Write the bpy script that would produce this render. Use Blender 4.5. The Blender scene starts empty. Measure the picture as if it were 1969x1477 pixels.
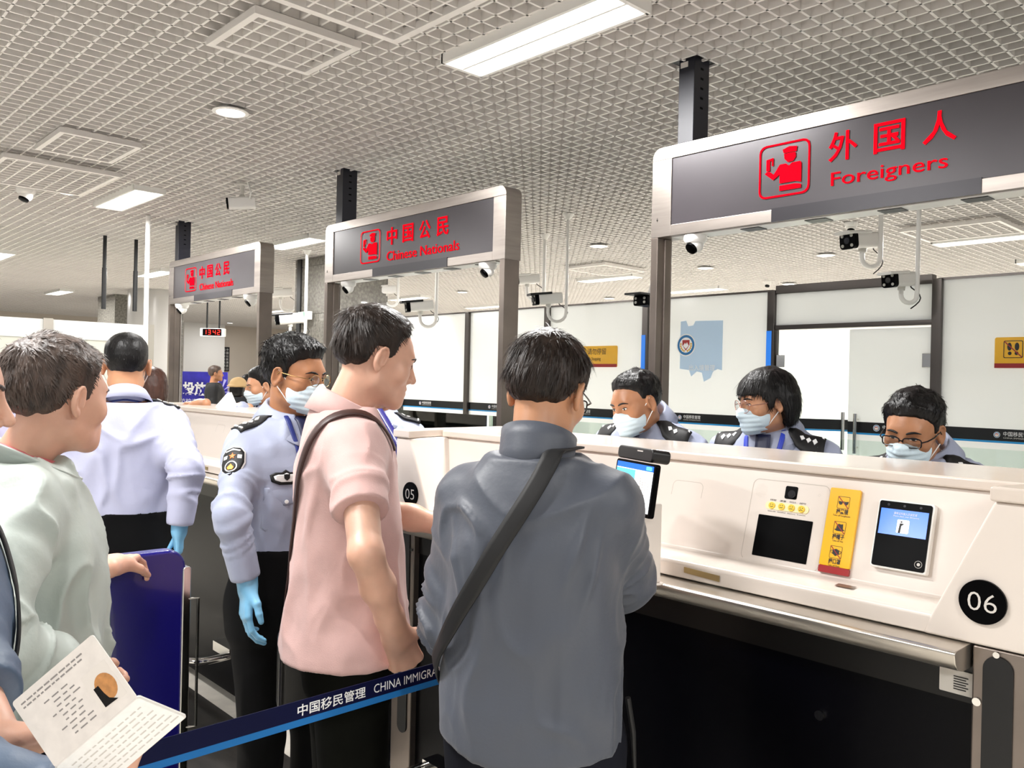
import bpy, bmesh, math, random
import numpy as np
from mathutils import Vector, Matrix
random.seed(7)
SC = bpy.context.scene
COL = SC.collection
PI = math.pi

# ------------------------------------------------------------------ camera, world, exposure, large lights
FOC, YAW, PIT, ROL = 1607.8, 0.8168, -0.0019, 0.0222     # focal length in pixels of the 1969 px frame
EYE = Vector((0, 0, 1.6))
_cy, _sy = math.cos(YAW), math.sin(YAW)
CF = Vector((-_sy * math.cos(PIT), _cy * math.cos(PIT), math.sin(PIT)))
_r = Vector((_cy, _sy, 0)); _u = _r.cross(CF)
CR = _r * math.cos(ROL) + _u * math.sin(ROL)
CU = -_r * math.sin(ROL) + _u * math.cos(ROL)
cam_d = bpy.data.cameras.new('camera'); cam = bpy.data.objects.new('camera', cam_d); COL.objects.link(cam)
cam_d.sensor_width = 36.0; cam_d.lens = FOC / 1969 * 36.0; cam_d.clip_start = 0.02; cam_d.clip_end = 200
cam.matrix_world = Matrix(((CR.x, CU.x, -CF.x, EYE.x), (CR.y, CU.y, -CF.y, EYE.y), (CR.z, CU.z, -CF.z, EYE.z), (0, 0, 0, 1)))
SC.camera = cam
SC.view_settings.view_transform = 'Standard'; SC.view_settings.look = 'None'
SC.view_settings.gamma = 1.0; SC.view_settings.use_curve_mapping = False
SC.view_settings.exposure = 0.26

def ray(x, y): return CF + CR * ((x - 984.5) / FOC) - CU * ((y - 738.5) / FOC)
def on_y(x, y, Y): d = ray(x, y); return EYE + d * (Y / d.y)
def on_x(x, y, X): d = ray(x, y); return EYE + d * (X / d.x)
def on_z(x, y, Z): d = ray(x, y); return EYE + d * ((Z - 1.6) / d.z)
def at_d(x, y, D): return EYE + ray(x, y) * D

world = bpy.data.worlds.new('hall_light'); SC.world = world; world.use_nodes = True
world.node_tree.nodes['Background'].inputs[0].default_value = (0.95, 0.97, 1.0, 1)
world.node_tree.nodes['Background'].inputs[1].default_value = 0.28

CEIL = 3.1
def area_light(name, x, y, sx, sy, power, z=CEIL - 0.045, col=(1, 0.985, 0.965)):
    l = bpy.data.lights.new(name, 'AREA'); l.shape = 'RECTANGLE'; l.size = sx; l.size_y = sy; l.energy = power; l.color = col
    o = bpy.data.objects.new(name, l); COL.objects.link(o); o.location = (x, y, z); return o
LONG_LAMPS = [(-2.553, 2.5), (-7.4, 2.45), (-12.4, 2.5), (2.35, 2.5), (-8.33, 4.52), (-12.5, 4.55), (-17.0, 4.45), (-2.553, 0.1), (2.35, 0.1), (-7.4, 0.1), (-12.4, 0.1), (-2.553, -2.2), (2.35, -2.2),
              (-7.58, 8.93), (-2.72, 8.8), (-7.45, 10.8), (-2.5, 10.65), (-12.3, 8.95), (-12.4, 10.87), (-17.2, 8.9)]
for (x, y) in LONG_LAMPS:
    area_light('lamp_light', x, y, 1.0, 0.24, 72 if y > 8 else 68)
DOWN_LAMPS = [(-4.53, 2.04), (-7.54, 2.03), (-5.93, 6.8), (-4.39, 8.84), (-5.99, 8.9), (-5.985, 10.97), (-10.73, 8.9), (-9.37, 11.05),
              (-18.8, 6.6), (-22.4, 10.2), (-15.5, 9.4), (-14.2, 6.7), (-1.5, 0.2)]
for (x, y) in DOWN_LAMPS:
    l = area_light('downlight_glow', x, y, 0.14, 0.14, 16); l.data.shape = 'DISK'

# ------------------------------------------------------------------ materials
MATS = {}
def lin(c): return tuple((v / 12.92 if v <= 0.04045 else ((v + 0.055) / 1.055) ** 2.4) for v in c)
def hexc(h): return lin(tuple(int(h[i:i + 2], 16) / 255 for i in (0, 2, 4)))
def mat(name, col, rough=0.5, metal=0.0, emit=0.0, noise=0.0, nscale=8.0, bump=0.0, bscale=40.0, stretch=(1, 1, 1), coat=0.0, alpha=1.0, trans=0.0, sheen=0.0, sss=0.0, spec=0.5, ecol=None):
    if name in MATS: return MATS[name]
    if isinstance(col, str): col = hexc(col)
    m = bpy.data.materials.new(name); m.use_nodes = True; MATS[name] = m
    nt = m.node_tree; b = nt.nodes['Principled BSDF']
    b.inputs['Base Color'].default_value = (*col, 1); b.inputs['Roughness'].default_value = rough; b.inputs['Metallic'].default_value = metal
    b.inputs['Specular IOR Level'].default_value = spec
    b.inputs['Coat Weight'].default_value = coat; b.inputs['Alpha'].default_value = alpha; b.inputs['Transmission Weight'].default_value = trans
    b.inputs['Sheen Weight'].default_value = sheen
    if sss: b.inputs['Subsurface Weight'].default_value = sss; b.inputs['Subsurface Radius'].default_value = (0.012, 0.005, 0.003); b.inputs['Subsurface Scale'].default_value = 0.6
    if emit: b.inputs['Emission Color'].default_value = (*(ecol or col), 1); b.inputs['Emission Strength'].default_value = emit
    if noise or bump:
        tc = nt.nodes.new('ShaderNodeTexCoord'); mp = nt.nodes.new('ShaderNodeMapping'); mp.inputs['Scale'].default_value = stretch
        nt.links.new(tc.outputs['Object'], mp.inputs[0])
    if noise:
        n = nt.nodes.new('ShaderNodeTexNoise'); n.inputs['Scale'].default_value = nscale; n.inputs['Detail'].default_value = 5
        nt.links.new(mp.outputs[0], n.inputs[0])
        r = nt.nodes.new('ShaderNodeMapRange'); r.inputs[1].default_value = 0.3; r.inputs[2].default_value = 0.7
        r.inputs[3].default_value = 1 - noise; r.inputs[4].default_value = 1 + noise
        nt.links.new(n.outputs[0], r.inputs[0])
        mx = nt.nodes.new('ShaderNodeVectorMath'); mx.operation = 'SCALE'; mx.inputs[0].default_value = col
        nt.links.new(r.outputs[0], mx.inputs['Scale']); nt.links.new(mx.outputs[0], b.inputs['Base Color'])
    if bump:
        n2 = nt.nodes.new('ShaderNodeTexNoise'); n2.inputs['Scale'].default_value = bscale; n2.inputs['Detail'].default_value = 4
        nt.links.new(mp.outputs[0], n2.inputs[0])
        bp = nt.nodes.new('ShaderNodeBump'); bp.inputs['Strength'].default_value = bump; bp.inputs['Distance'].default_value = 0.004
        nt.links.new(n2.outputs[0], bp.inputs['Height']); nt.links.new(bp.outputs[0], b.inputs['Normal'])
    return m

def glass_mat(name, tint=(0.95, 1, 0.98), a=0.12, rough=0.03):
    if name in MATS: return MATS[name]
    m = bpy.data.materials.new(name); m.use_nodes = True; MATS[name] = m
    nt = m.node_tree; nt.nodes.clear()
    o = nt.nodes.new('ShaderNodeOutputMaterial'); t = nt.nodes.new('ShaderNodeBsdfTransparent'); g = nt.nodes.new('ShaderNodeBsdfGlossy'); mx = nt.nodes.new('ShaderNodeMixShader')
    f = nt.nodes.new('ShaderNodeFresnel'); f.inputs[0].default_value = 1.45
    ad = nt.nodes.new('ShaderNodeMath'); ad.operation = 'ADD'; ad.inputs[1].default_value = a; ad.use_clamp = True
    t.inputs[0].default_value = (*tint, 1); g.inputs[0].default_value = (0.95, 1, 0.98, 1); g.inputs[1].default_value = rough
    nt.links.new(f.outputs[0], ad.inputs[0]); nt.links.new(ad.outputs[0], mx.inputs[0]); nt.links.new(t.outputs[0], mx.inputs[1]); nt.links.new(g.outputs[0], mx.inputs[2]); nt.links.new(mx.outputs[0], o.inputs[0])
    return m

def frost_mat(name, col=(0.92, 0.93, 0.91), tl=0.5):
    if name in MATS: return MATS[name]
    m = bpy.data.materials.new(name); m.use_nodes = True; MATS[name] = m
    nt = m.node_tree; nt.nodes.clear()
    o = nt.nodes.new('ShaderNodeOutputMaterial'); d = nt.nodes.new('ShaderNodeBsdfDiffuse'); t = nt.nodes.new('ShaderNodeBsdfTranslucent'); mx = nt.nodes.new('ShaderNodeMixShader')
    g = nt.nodes.new('ShaderNodeBsdfGlossy'); g.inputs[1].default_value = 0.12; m2 = nt.nodes.new('ShaderNodeMixShader'); m2.inputs[0].default_value = 0.05
    d.inputs[0].default_value = (*col, 1); t.inputs[0].default_value = (*col, 1); mx.inputs[0].default_value = tl
    nt.links.new(d.outputs[0], mx.inputs[1]); nt.links.new(t.outputs[0], mx.inputs[2]); nt.links.new(mx.outputs[0], m2.inputs[1]); nt.links.new(g.outputs[0], m2.inputs[2]); nt.links.new(m2.outputs[0], o.inputs[0])
    return m

STEEL = mat('brushed_steel', 'a49c96', 0.34, 0.95, noise=0.12, nscale=3, bump=0.02, bscale=60, stretch=(1, 1, 12))
STEEL_D = mat('dark_steel', '857b74', 0.33, 0.9, noise=0.15, nscale=4)
CHROME = mat('chrome', 'd8d6d2', 0.12, 1.0)
BLACK = mat('black_paint', '0a0a0c', 0.4)
BLACK_G = mat('black_gloss', '030304', 0.3, spec=0.05)
NAVY_POST = mat('navy_black_paint', '1b1c26', 0.45)
WHITE_P = mat('white_plastic', 'efeeea', 0.35)
CREAM = mat('cream_solid_surface', 'ddd3ca', 0.28, noise=0.02, nscale=3)
CREAM_T = mat('cream_countertop', 'd9cdc2', 0.16, noise=0.03, nscale=5)
NAVY = mat('navy_panel', '06061f', 0.4, spec=0.1)
NAVY_B = mat('royal_navy_gloss', '14106a', 0.22, coat=0.5)
LED = mat('red_led', (0.25, 0.0, 0.004), 0.8, emit=0.95, ecol=(1, 0.004, 0.012), spec=0.0)
LED_W = mat('red_led_digits', (0.3, 0.0, 0.0), 0.8, emit=1.3, ecol=(1, 0.06, 0.04), spec=0.0)
SIGN_D = mat('sign_face_dark', '3d393d', 0.3, 0.2, noise=0.08, nscale=3)
SIGN_S = mat('sign_rail_strip', '2b292e', 0.3, 0.3)
LAMP = mat('lamp_diffuser', (1, 0.97, 0.92), 0.5, emit=5.0)
GRID = mat('grid_white', 'e6e2de', 0.55, noise=0.03, nscale=2)
PLENUM = mat('plenum_dark', '15110f', 0.9)
FROST = frost_mat('frosted_glass', (0.95, 0.96, 0.95), 0.55)
GLASS = glass_mat('clear_glass', (0.90, 0.96, 0.93), 0.02)
BAND = mat('black_film', '0c0d10', 0.3)
BLUE_L = mat('blue_line_film', '1f8fd0', 0.35)
INK_W = mat('white_print', 'f2f2f2', 0.5)
INK_K = mat('black_print', '14110f', 0.5)
YEL = mat('yellow_sign', 'f2b50a', 0.3, coat=0.4)
REDS = mat('dark_red_sign', '9c0f12', 0.35, coat=0.3)
GREYTXT = mat('grey_print', 'cfcac4', 0.5)

# ------------------------------------------------------------------ mesh helpers
class MB:
    def __init__(s): s.v = []; s.f = []; s.mi = []
    def add(s, vs, fs, mi=0):
        n = len(s.v); s.v += [tuple(v) for v in vs]
        for f in fs: s.f.append(tuple(i + n for i in f)); s.mi.append(mi)
        return s
    def box(s, x0, x1, y0, y1, z0, z1, mi=0):
        return s.add([(x0, y0, z0), (x1, y0, z0), (x1, y1, z0), (x0, y1, z0), (x0, y0, z1), (x1, y0, z1), (x1, y1, z1), (x0, y1, z1)],
                     [(0, 3, 2, 1), (4, 5, 6, 7), (0, 1, 5, 4), (1, 2, 6, 5), (2, 3, 7, 6), (3, 0, 4, 7)], mi)
    def prism(s, pts, fn, a, b, mi=0):
        """extrude a closed 2D outline; fn(u, v, w) gives the 3D point"""
        n = len(pts); va = [fn(u, v, a) for u, v in pts] + [fn(u, v, b) for u, v in pts]
        fs = [tuple(range(n - 1, -1, -1)), tuple(range(n, 2 * n))] + [(i, (i + 1) % n, n + (i + 1) % n, n + i) for i in range(n)]
        return s.add(va, fs, mi)
    def tube(s, path, r, n=10, mi=0, cap=True):
        path = [Vector(p) for p in path]; rings = []; m = len(path)
        rr = r if isinstance(r, (list, tuple)) else [r] * m
        t0 = (path[1] - path[0]).normalized(); up = Vector((0, 0, 1)) if abs(t0.z) < 0.9 else Vector((1, 0, 0))
        nx = t0.cross(up).normalized()
        for i, p in enumerate(path):
            t = (path[min(i + 1, m - 1)] - path[max(i - 1, 0)]).normalized()
            nx = (nx - t * nx.dot(t)).normalized(); ny = t.cross(nx)
            rings.append([p + nx * rr[i] * math.cos(2 * PI * k / n) + ny * rr[i] * math.sin(2 * PI * k / n) for k in range(n)])
        vs = [q for R in rings for q in R]; fs = []
        for i in range(m - 1):
            for k in range(n): fs.append((i * n + k, i * n + (k + 1) % n, (i + 1) * n + (k + 1) % n, (i + 1) * n + k))
        if cap: fs += [tuple(range(n - 1, -1, -1)), tuple(range((m - 1) * n, m * n))]
        return s.add(vs, fs, mi)
    def lathe(s, prof, c, axis=(0, 0, 1), n=24, mi=0):
        """prof = [(radius, height along axis)]"""
        c = Vector(c); ax = Vector(axis).normalized(); a = Vector((1, 0, 0)) if abs(ax.x) < 0.8 else Vector((0, 1, 0))
        u = ax.cross(a).normalized(); w = ax.cross(u); vs = []; fs = []; m = len(prof)
        for r, h in prof: vs += [c + ax * h + (u * math.cos(2 * PI * k / n) + w * math.sin(2 * PI * k / n)) * r for k in range(n)]
        for i in range(m - 1):
            for k in range(n): fs.append((i * n + k, i * n + (k + 1) % n, (i + 1) * n + (k + 1) % n, (i + 1) * n + k))
        fs += [tuple(range(n - 1, -1, -1)), tuple(range((m - 1) * n, m * n))]
        return s.add(vs, fs, mi)
    def build(s, name, m, parent=None, bevel=0.0, smooth=False, seg=2):
        me = bpy.data.meshes.new(name); me.from_pydata(s.v, [], s.f); me.update()
        bm = bmesh.new(); bm.from_mesh(me); bmesh.ops.recalc_face_normals(bm, faces=bm.faces); bm.to_mesh(me); bm.free()
        ms = m if isinstance(m, (list, tuple)) else [m]
        for q in ms: me.materials.append(q)
        if len(ms) > 1: me.polygons.foreach_set('material_index', s.mi)
        o = bpy.data.objects.new(name, me); COL.objects.link(o)
        if parent is not None: o.parent = parent; o.matrix_parent_inverse = parent.matrix_world.inverted()
        if bevel:
            bv = o.modifiers.new('soft_edges', 'BEVEL'); bv.width = bevel; bv.segments = seg; bv.limit_method = 'ANGLE'; bv.angle_limit = 0.6
            smooth = True
        if smooth:
            me.polygons.foreach_set('use_smooth', [True] * len(me.polygons))
            if bevel: o.modifiers.new('wn', 'WEIGHTED_NORMAL').keep_sharp = True
            else:
                try: me.set_sharp_from_angle(angle=0.7)
                except Exception: pass
        return o

def rrect(x0, x1, z0, z1, r, n=5, corners=(1, 1, 1, 1)):
    """rounded rectangle outline, corners: bl, br, tr, tl"""
    pts = []
    for (cx, cz, a0, on) in ((x0 + r, z0 + r, PI, corners[0]), (x1 - r, z0 + r, 1.5 * PI, corners[1]), (x1 - r, z1 - r, 0, corners[2]), (x0 + r, z1 - r, 0.5 * PI, corners[3])):
        if on: pts += [(cx + r * math.cos(a0 + k * PI / 2 / n), cz + r * math.sin(a0 + k * PI / 2 / n)) for k in range(n + 1)]
        else: pts.append((cx + r * (1 if a0 in (1.5 * PI, 0) else -1), cz + r * (1 if a0 in (0, 0.5 * PI) else -1)))
    return pts
def circ(cx, cz, r, n=28): return [(cx + r * math.cos(2 * PI * k / n), cz + r * math.sin(2 * PI * k / n)) for k in range(n)]
XZ = lambda u, v, w: (u, w, v)
YZ = lambda u, v, w: (w, u, v)
XY = lambda u, v, w: (u, v, w)

def tag(o, label, cat, group=None, kind=None):
    if label: o['label'] = label
    if cat: o['category'] = cat
    if group: o['group'] = group
    if kind: o['kind'] = kind
    return o
def empty(name, loc=(0, 0, 0), rz=0.0):
    o = bpy.data.objects.new(name, None); COL.objects.link(o); o.location = loc; o.rotation_euler = (0, 0, rz); o.empty_display_size = 0.1
    bpy.context.view_layer.update(); return o
def struct(o, label=None, cat=None): o['kind'] = 'structure'; return tag(o, label, cat)

def text_mesh(name, body, size, m, parent, origin, ux, uz, bold=0.0, depth=0.0, align='LEFT', width=None, height=None):
    """writing as a mesh: origin is the left end of its baseline, ux its reading direction, uz its up direction"""
    cu = bpy.data.curves.new(name, 'FONT'); cu.body = body; cu.size = size; cu.offset = bold; cu.extrude = depth; cu.align_x = align; cu.resolution_u = 3
    t = bpy.data.objects.new('tmp_text', cu); COL.objects.link(t)
    dg = bpy.context.evaluated_depsgraph_get(); me = bpy.data.meshes.new_from_object(t.evaluated_get(dg)); me.name = name
    bpy.data.objects.remove(t); bpy.data.curves.remove(cu)
    n = len(me.vertices); co = np.empty(n * 3, np.float32); me.vertices.foreach_get('co', co); co = co.reshape(-1, 3)
    if n and width:
        w = co[:, 0].max() - co[:, 0].min(); x0 = co[:, 0].min(); co[:, 0] = (co[:, 0] - x0) * (width / w)
    if n and height:
        y0 = co[:, 1].min(); h = co[:, 1].max() - y0; co[:, 1] = (co[:, 1] - y0) * (height / h)
    ux = Vector(ux).normalized(); uz = Vector(uz).normalized(); un = ux.cross(uz); o0 = Vector(origin)
    W = np.array(o0) + co[:, :1] * np.array(ux) + co[:, 1:2] * np.array(uz) + co[:, 2:3] * np.array(un)
    me.vertices.foreach_set('co', W.astype(np.float32).ravel()); me.update()
    me.materials.clear(); me.materials.append(m)
    o = bpy.data.objects.new(name, me); COL.objects.link(o)
    if parent is not None: o.parent = parent; o.matrix_parent_inverse = parent.matrix_world.inverted()
    return o
# ------------------------------------------------------------------ room shell
FLOOR_M = mat('floor_tiles', 'f4eee2', 0.25, noise=0.06, nscale=14, bump=0.01, bscale=30)
mb = MB(); mb.box(-32, 8, -6, 24, -0.1, 0); struct(mb.build('floor', FLOOR_M), 'pale cream speckled floor of the hall', 'floor')
mb = MB()
P = 0.09; X0 = -1.212
k0, k1 = int((-26 - X0) / P), int((5 - X0) / P)
LAMP_HOLES = []
for k in range(k0, k1): mb.box(X0 + k * P - 0.0055, X0 + k * P + 0.0055, -4, 18, CEIL, CEIL + 0.08)
for k in range(int(-4 / P), int(18 / P)): mb.box(-26, 5, 0.02 + k * P - 0.0055, 0.02 + k * P + 0.0055, CEIL, CEIL + 0.0801)
struct(mb.build('ceiling', GRID), 'white open cell grid ceiling over the hall', 'ceiling')
mb = MB(); mb.box(-32, 8, -6, 24, CEIL + 0.42, CEIL + 0.52); 
mb.box(-26.1, -26, -4, 18, CEIL, CEIL + 0.42); mb.box(5, 5.1, -4, 18, CEIL, CEIL + 0.42); mb.box(-26.1, 5.1, -4.1, -4, CEIL, CEIL + 0.42); mb.box(-26.1, 5.1, 18, 18.1, CEIL, CEIL + 0.42)  # added skirts keep world light out of the void, so the cells stay dark
struct(mb.build('ceiling_slab', PLENUM), 'dark slab above the grid ceiling, with added light blocking skirts', 'ceiling')

# lamps
first = None
for i, (x, y) in enumerate(LONG_LAMPS):
    if i in (3, 7, 8, 9, 10, 11, 12): continue
    r = empty('ceiling_light', (x, y, CEIL - 0.02))
    where = {0: 'long bright louvred ceiling light at the top edge, nearest of all', 2: 'slice of a ceiling light cut by the left frame edge', 1: 'bright square looking ceiling light between the small vent and the hall columns', 4: 'ceiling light peeking out left of the middle sign gate',
             5: 'ceiling light left of the farthest sign gate, above the thin white pole', 6: 'small ceiling light over the left glass partition', 13: 'slim ceiling light just below the square ceiling vent between two sign gates',
             14: 'slim ceiling light right under the vent at the right edge', 15: 'slim ceiling light seen just right of the near sign post', 16: 'short slim ceiling light at the right edge above the glass wall',
             17: 'slim ceiling light behind the middle gate, near the downlight', 18: 'slim ceiling light inside the middle gate, just above the glass wall', 19: 'far ceiling light seen inside the farthest gate'}.get(i, 'recessed long ceiling light in the far grid ceiling')
    tag(r, where, 'ceiling light', 'long ceiling lights')
    f = MB(); f.box(-0.51, -0.49, -0.125, 0.125, -0.02, 0.03); f.box(0.49, 0.51, -0.125, 0.125, -0.02, 0.03); f.box(-0.5, 0.5, -0.125, -0.108, -0.02, 0.03); f.box(-0.5, 0.5, 0.108, 0.125, -0.02, 0.03); f.box(-0.5, 0.5, -0.006, 0.006, -0.016, 0.0)
    fr = f.build('frame', WHITE_P, None); fr.parent = r
    d = MB(); d.box(-0.49, 0.49, -0.108, 0.108, 0.0, 0.01); dd = d.build('diffuser', LAMP, None); dd.parent = r
for i, (x, y) in enumerate(DOWN_LAMPS[:-1]):
    r = empty('downlight', (x, y, CEIL - 0.012))
    lab = {0: 'round bright downlight in the grid ceiling left of the centre, nearest', 1: 'round bright downlight left, beside the square ceiling light', 2: 'round downlight between the middle and near sign gates, largest there', 3: 'round downlight right of the four lamp camera under the near gate',
           4: 'round downlight beside the near gate post, right of the post', 5: 'round downlight just above the glass doors', 6: 'round downlight seen inside the middle gate', 7: 'small round downlight low between the two gates above the glass wall'}.get(i, 'small round downlight in the far grid ceiling')
    tag(r, lab, 'downlight', 'round downlights')
    q = MB(); q.lathe([(0.095, 0.0), (0.1, -0.008), (0.078, -0.012), (0.075, 0.0)], (0, 0, 0)); o = q.build('rim', WHITE_P); o.parent = r
    q = MB(); q.lathe([(0.075, -0.004), (0.074, -0.009)], (0, 0, 0)); o = q.build('lens', LAMP); o.parent = r

def vent(x0, x1, y0, y1, drop, label, w=0.03, cells=True, name='ceiling_vent'):
    r = empty(name, ((x0 + x1) / 2, (y0 + y1) / 2, CEIL - drop)); a, b = (x1 - x0) / 2, (y1 - y0) / 2
    tag(r, label, 'ceiling vent', 'framed ceiling vents')
    q = MB(); q.box(-a, a, -b, -b + w, -0.012, 0.02); q.box(-a, a, b - w, b, -0.012, 0.02); q.box(-a, -a + w, -b + w, b - w, -0.012, 0.02); q.box(a - w, a, -b + w, b - w, -0.012, 0.02)
    o = q.build('frame', GRID); o.parent = r
    if cells:
        q = MB(); n = max(3, round((x1 - x0) / P)); m = max(3, round((y1 - y0) / P))
        for k in range(1, n): xx = -a + 2 * a * k / n; q.box(xx - 0.005, xx + 0.005, -b + w, b - w, -0.006, 0.03)
        for k in range(1, m): yy = -b + 2 * b * k / m; q.box(-a + w, a - w, yy - 0.005, yy + 0.005, -0.0055, 0.0305)
        o = q.build('grille', GRID); o.parent = r
    q = MB(); q.box(-a + 0.01, a - 0.01, -b + 0.01, b - 0.01, 0.06, 0.07) if False else None
    return r
vent(-3.64, -3.17, 1.52, 2.02, 0.03, 'framed square ceiling vent left of the nearest long light')
vent(-6.17, -5.59, 1.45, 1.93, 0.03, 'framed ceiling vent at far left above the square light')
vent(-7.4, -6.45, 1.33, 2.08, 0.05, 'large framed ceiling grille cut by the left frame edge')
vent(-3.02, -2.2, 1.2, 2.1, 0.03, 'large framed ceiling hatch cut by the top frame edge', w=0.035)
vent(-3.15, -2.32, 7.72, 8.42, 0.05, 'framed ceiling vent at the right edge below the near sign')
vent(-7.3, -6.63, 7.72, 8.54, 0.04, 'framed ceiling vent between the middle and near sign gates')

# back glass wall, y = 5.6
YB = 5.604
XP = [-8.95 + k * 1.1536 for k in range(10)]
ZT = 2.309
def back_panel(i):
    x0, x1 = XP[i] + 0.025, XP[i + 1] - 0.025
    q = MB(); q.box(x0, x1, YB, YB + 0.012, 0.06, ZT); w = struct(q.build('wall_back.%03d' % i, FROST), 'frosted white glass panel of the rear wall', 'glass wall')
    q = MB(); q.box(x0, x1, YB - 0.003, YB - 0.001, 1.312, 1.385); b = q.build('band', BAND, w)
    q = MB(); q.box(x0, x1, YB - 0.003, YB - 0.001, 1.300, 1.3118); b2 = q.build('line', BLUE_L, w)
    cx = x0 + 0.40
    e = emblem(b, (cx - 0.07, YB - 0.005, 1.349), 0.018, (1, 0, 0), (0, 0, 1))
    text_mesh('lettering', '中国移民管理', 0.03, INK_W, b, (cx - 0.035, YB - 0.0045, 1.345), (1, 0, 0), (0, 0, 1), width=0.16)
    text_mesh('lettering', 'CHINA IMMIGRATION', 0.012, GREYTXT, b, (cx - 0.035, YB - 0.0045, 1.328), (1, 0, 0), (0, 0, 1), width=0.16)
    return w
EMB_B = mat('emblem_blue', '1d6fa8', 0.4); EMB_R = mat('emblem_red', 'a8231e', 0.4); EMB_G = mat('emblem_gold', 'd9a32a', 0.35, 0.2)
def emblem(parent, c, r, ux, uz, name='emblem'):
    """round blue badge: white ring, gold wreath, red shield with a white mountain"""
    c = Vector(c); ux = Vector(ux); uz = Vector(uz); un = ux.cross(uz).normalized(); out = un
    def fn(u, v, w): return c + ux * u + uz * v + out * w
    q = MB(); k = r / 0.02
    q.prism(circ(0, 0, r, 24), fn, 0, 0.0006, 0); q.prism(circ(0, 0, r * 0.9, 24), fn, 0.0006, 0.0009, 1); q.prism(circ(0, 0, r * 0.68, 24), fn, 0.0009, 0.0012, 0)
    for s in (-1, 1):
        for j in range(5):
            a = -PI / 2 + s * (0.35 + j * 0.35); q.prism(circ(r * 0.55 * math.cos(a), r * 0.55 * math.sin(a), r * 0.09, 8), fn, 0.0012, 0.0015, 2)
    q.prism([(-.38 * r, .45 * r), (.38 * r, .45 * r), (.38 * r, 0), (0, -.5 * r), (-.38 * r, 0)], fn, 0.0012, 0.0016, 3)
    q.prism([(-.3 * r, -.05 * r), (-.1 * r, .2 * r), (0, .08 * r), (.12 * r, .25 * r), (.3 * r, -.05 * r), (0, -.35 * r)], fn, 0.0016, 0.0019, 0)
    return q.build(name, [INK_W, EMB_B, EMB_G, EMB_R], parent)
for i in range(9):
    if i == 5: continue
    back_panel(i)
BPOST = mat('wall_post_steel', '5f5a57', 0.3, 0.85)
for i, x in enumerate(XP):
    q = MB(); q.box(x - 0.03, x + 0.03, YB - 0.03, YB + 0.05, 0, ZT + 0.01)
    struct(q.build('trim_%d' % (i + 1), BPOST, None, bevel=0.004), 'dark steel post of the rear glass wall', 'post')
q = MB(); q.box(XP[0], XP[5], YB - 0.005, YB + 0.02, ZT, ZT + 0.015); q.box(XP[6], XP[9], YB - 0.005, YB + 0.02, ZT, ZT + 0.015); struct(q.build('trim_20', BPOST), 'thin top rail of the rear glass wall', 'rail')
# door bay
dx0, dx1 = XP[5] + 0.03, XP[6] - 0.03
q = MB(); q.box(dx0, dx1, YB - 0.02, YB + 0.05, 2.29, 2.35); q.box(dx0, dx1, YB - 0.02, YB + 0.05, 2.027, 2.06); struct(q.build('trim_21', BPOST, None, bevel=0.004), 'door head rails above the glass doors', 'rail')
q = MB(); q.box(dx0, dx1, YB, YB + 0.012, 2.06, 2.29); struct(q.build('window_1', FROST), 'frosted fixed glass above the doors', 'window')
DGL = glass_mat('door_glass', (0.93, 0.97, 0.95), 0.03)
def door(name, x0, x1, hinge, ang, label):
    r = empty(name, (hinge, YB + 0.01, 0), ang); s = 1 if x1 > hinge + 0.1 else -1; w = x1 - x0
    a, b = (0.01, w) if s > 0 else (-w, -0.01)
    struct(r, label, 'glass door')
    q = MB(); q.box(a, b, -0.006, 0.006, 0.02, 2.015); g = q.build('pane', FROST if ang == 0 else DGL); g.parent = r
    q = MB(); q.box(a, b, -0.009, -0.007, 1.312, 1.385); o = q.build('band', BAND); o.parent = r
    q = MB(); q.box(a, b, -0.009, -0.007, 1.300, 1.3118); o = q.build('line', BLUE_L); o.parent = r
    e = b - 0.07 if s > 0 else a + 0.07
    q = MB(); q.tube([(e, -0.05, 1.17), (e, -0.05, 1.44)], 0.013, 12); q.tube([(e, -0.05, 1.21), (e, 0.0, 1.21)], 0.007, 8); q.tube([(e, -0.05, 1.40), (e, 0, 1.40)], 0.007, 8); o = q.build('handle', CHROME, smooth=True); o.parent = r
    for z in (0.3, 1.80):
        h0, h1 = (0.0, 0.06) if s > 0 else (-0.06, 0.0)
        q = MB(); q.box(h0, h1, -0.016, 0.016, z - 0.045, z + 0.045); o = q.build('hinge', CHROME, bevel=0.003); o.parent = r
    return r
door('door_1', dx0, -2.62, dx0, 0.55, 'left glass door leaf standing ajar with a steel handle')
dr = door('door_2', -2.60, dx1, dx1, 0.0, 'right frosted glass door leaf with black band')
e = emblem(None, (-2.40, YB - 0.004, 1.349), 0.022, (1, 0, 0), (0, 0, 1)); e.parent = dr; e.matrix_parent_inverse = dr.matrix_world.inverted()
t = text_mesh('lettering', '中国移民管理', 0.03, INK_W, None, (-2.36, YB - 0.0035, 1.345), (1, 0, 0), (0, 0, 1), width=0.16); t.parent = dr; t.matrix_parent_inverse = dr.matrix_world.inverted()
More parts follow.
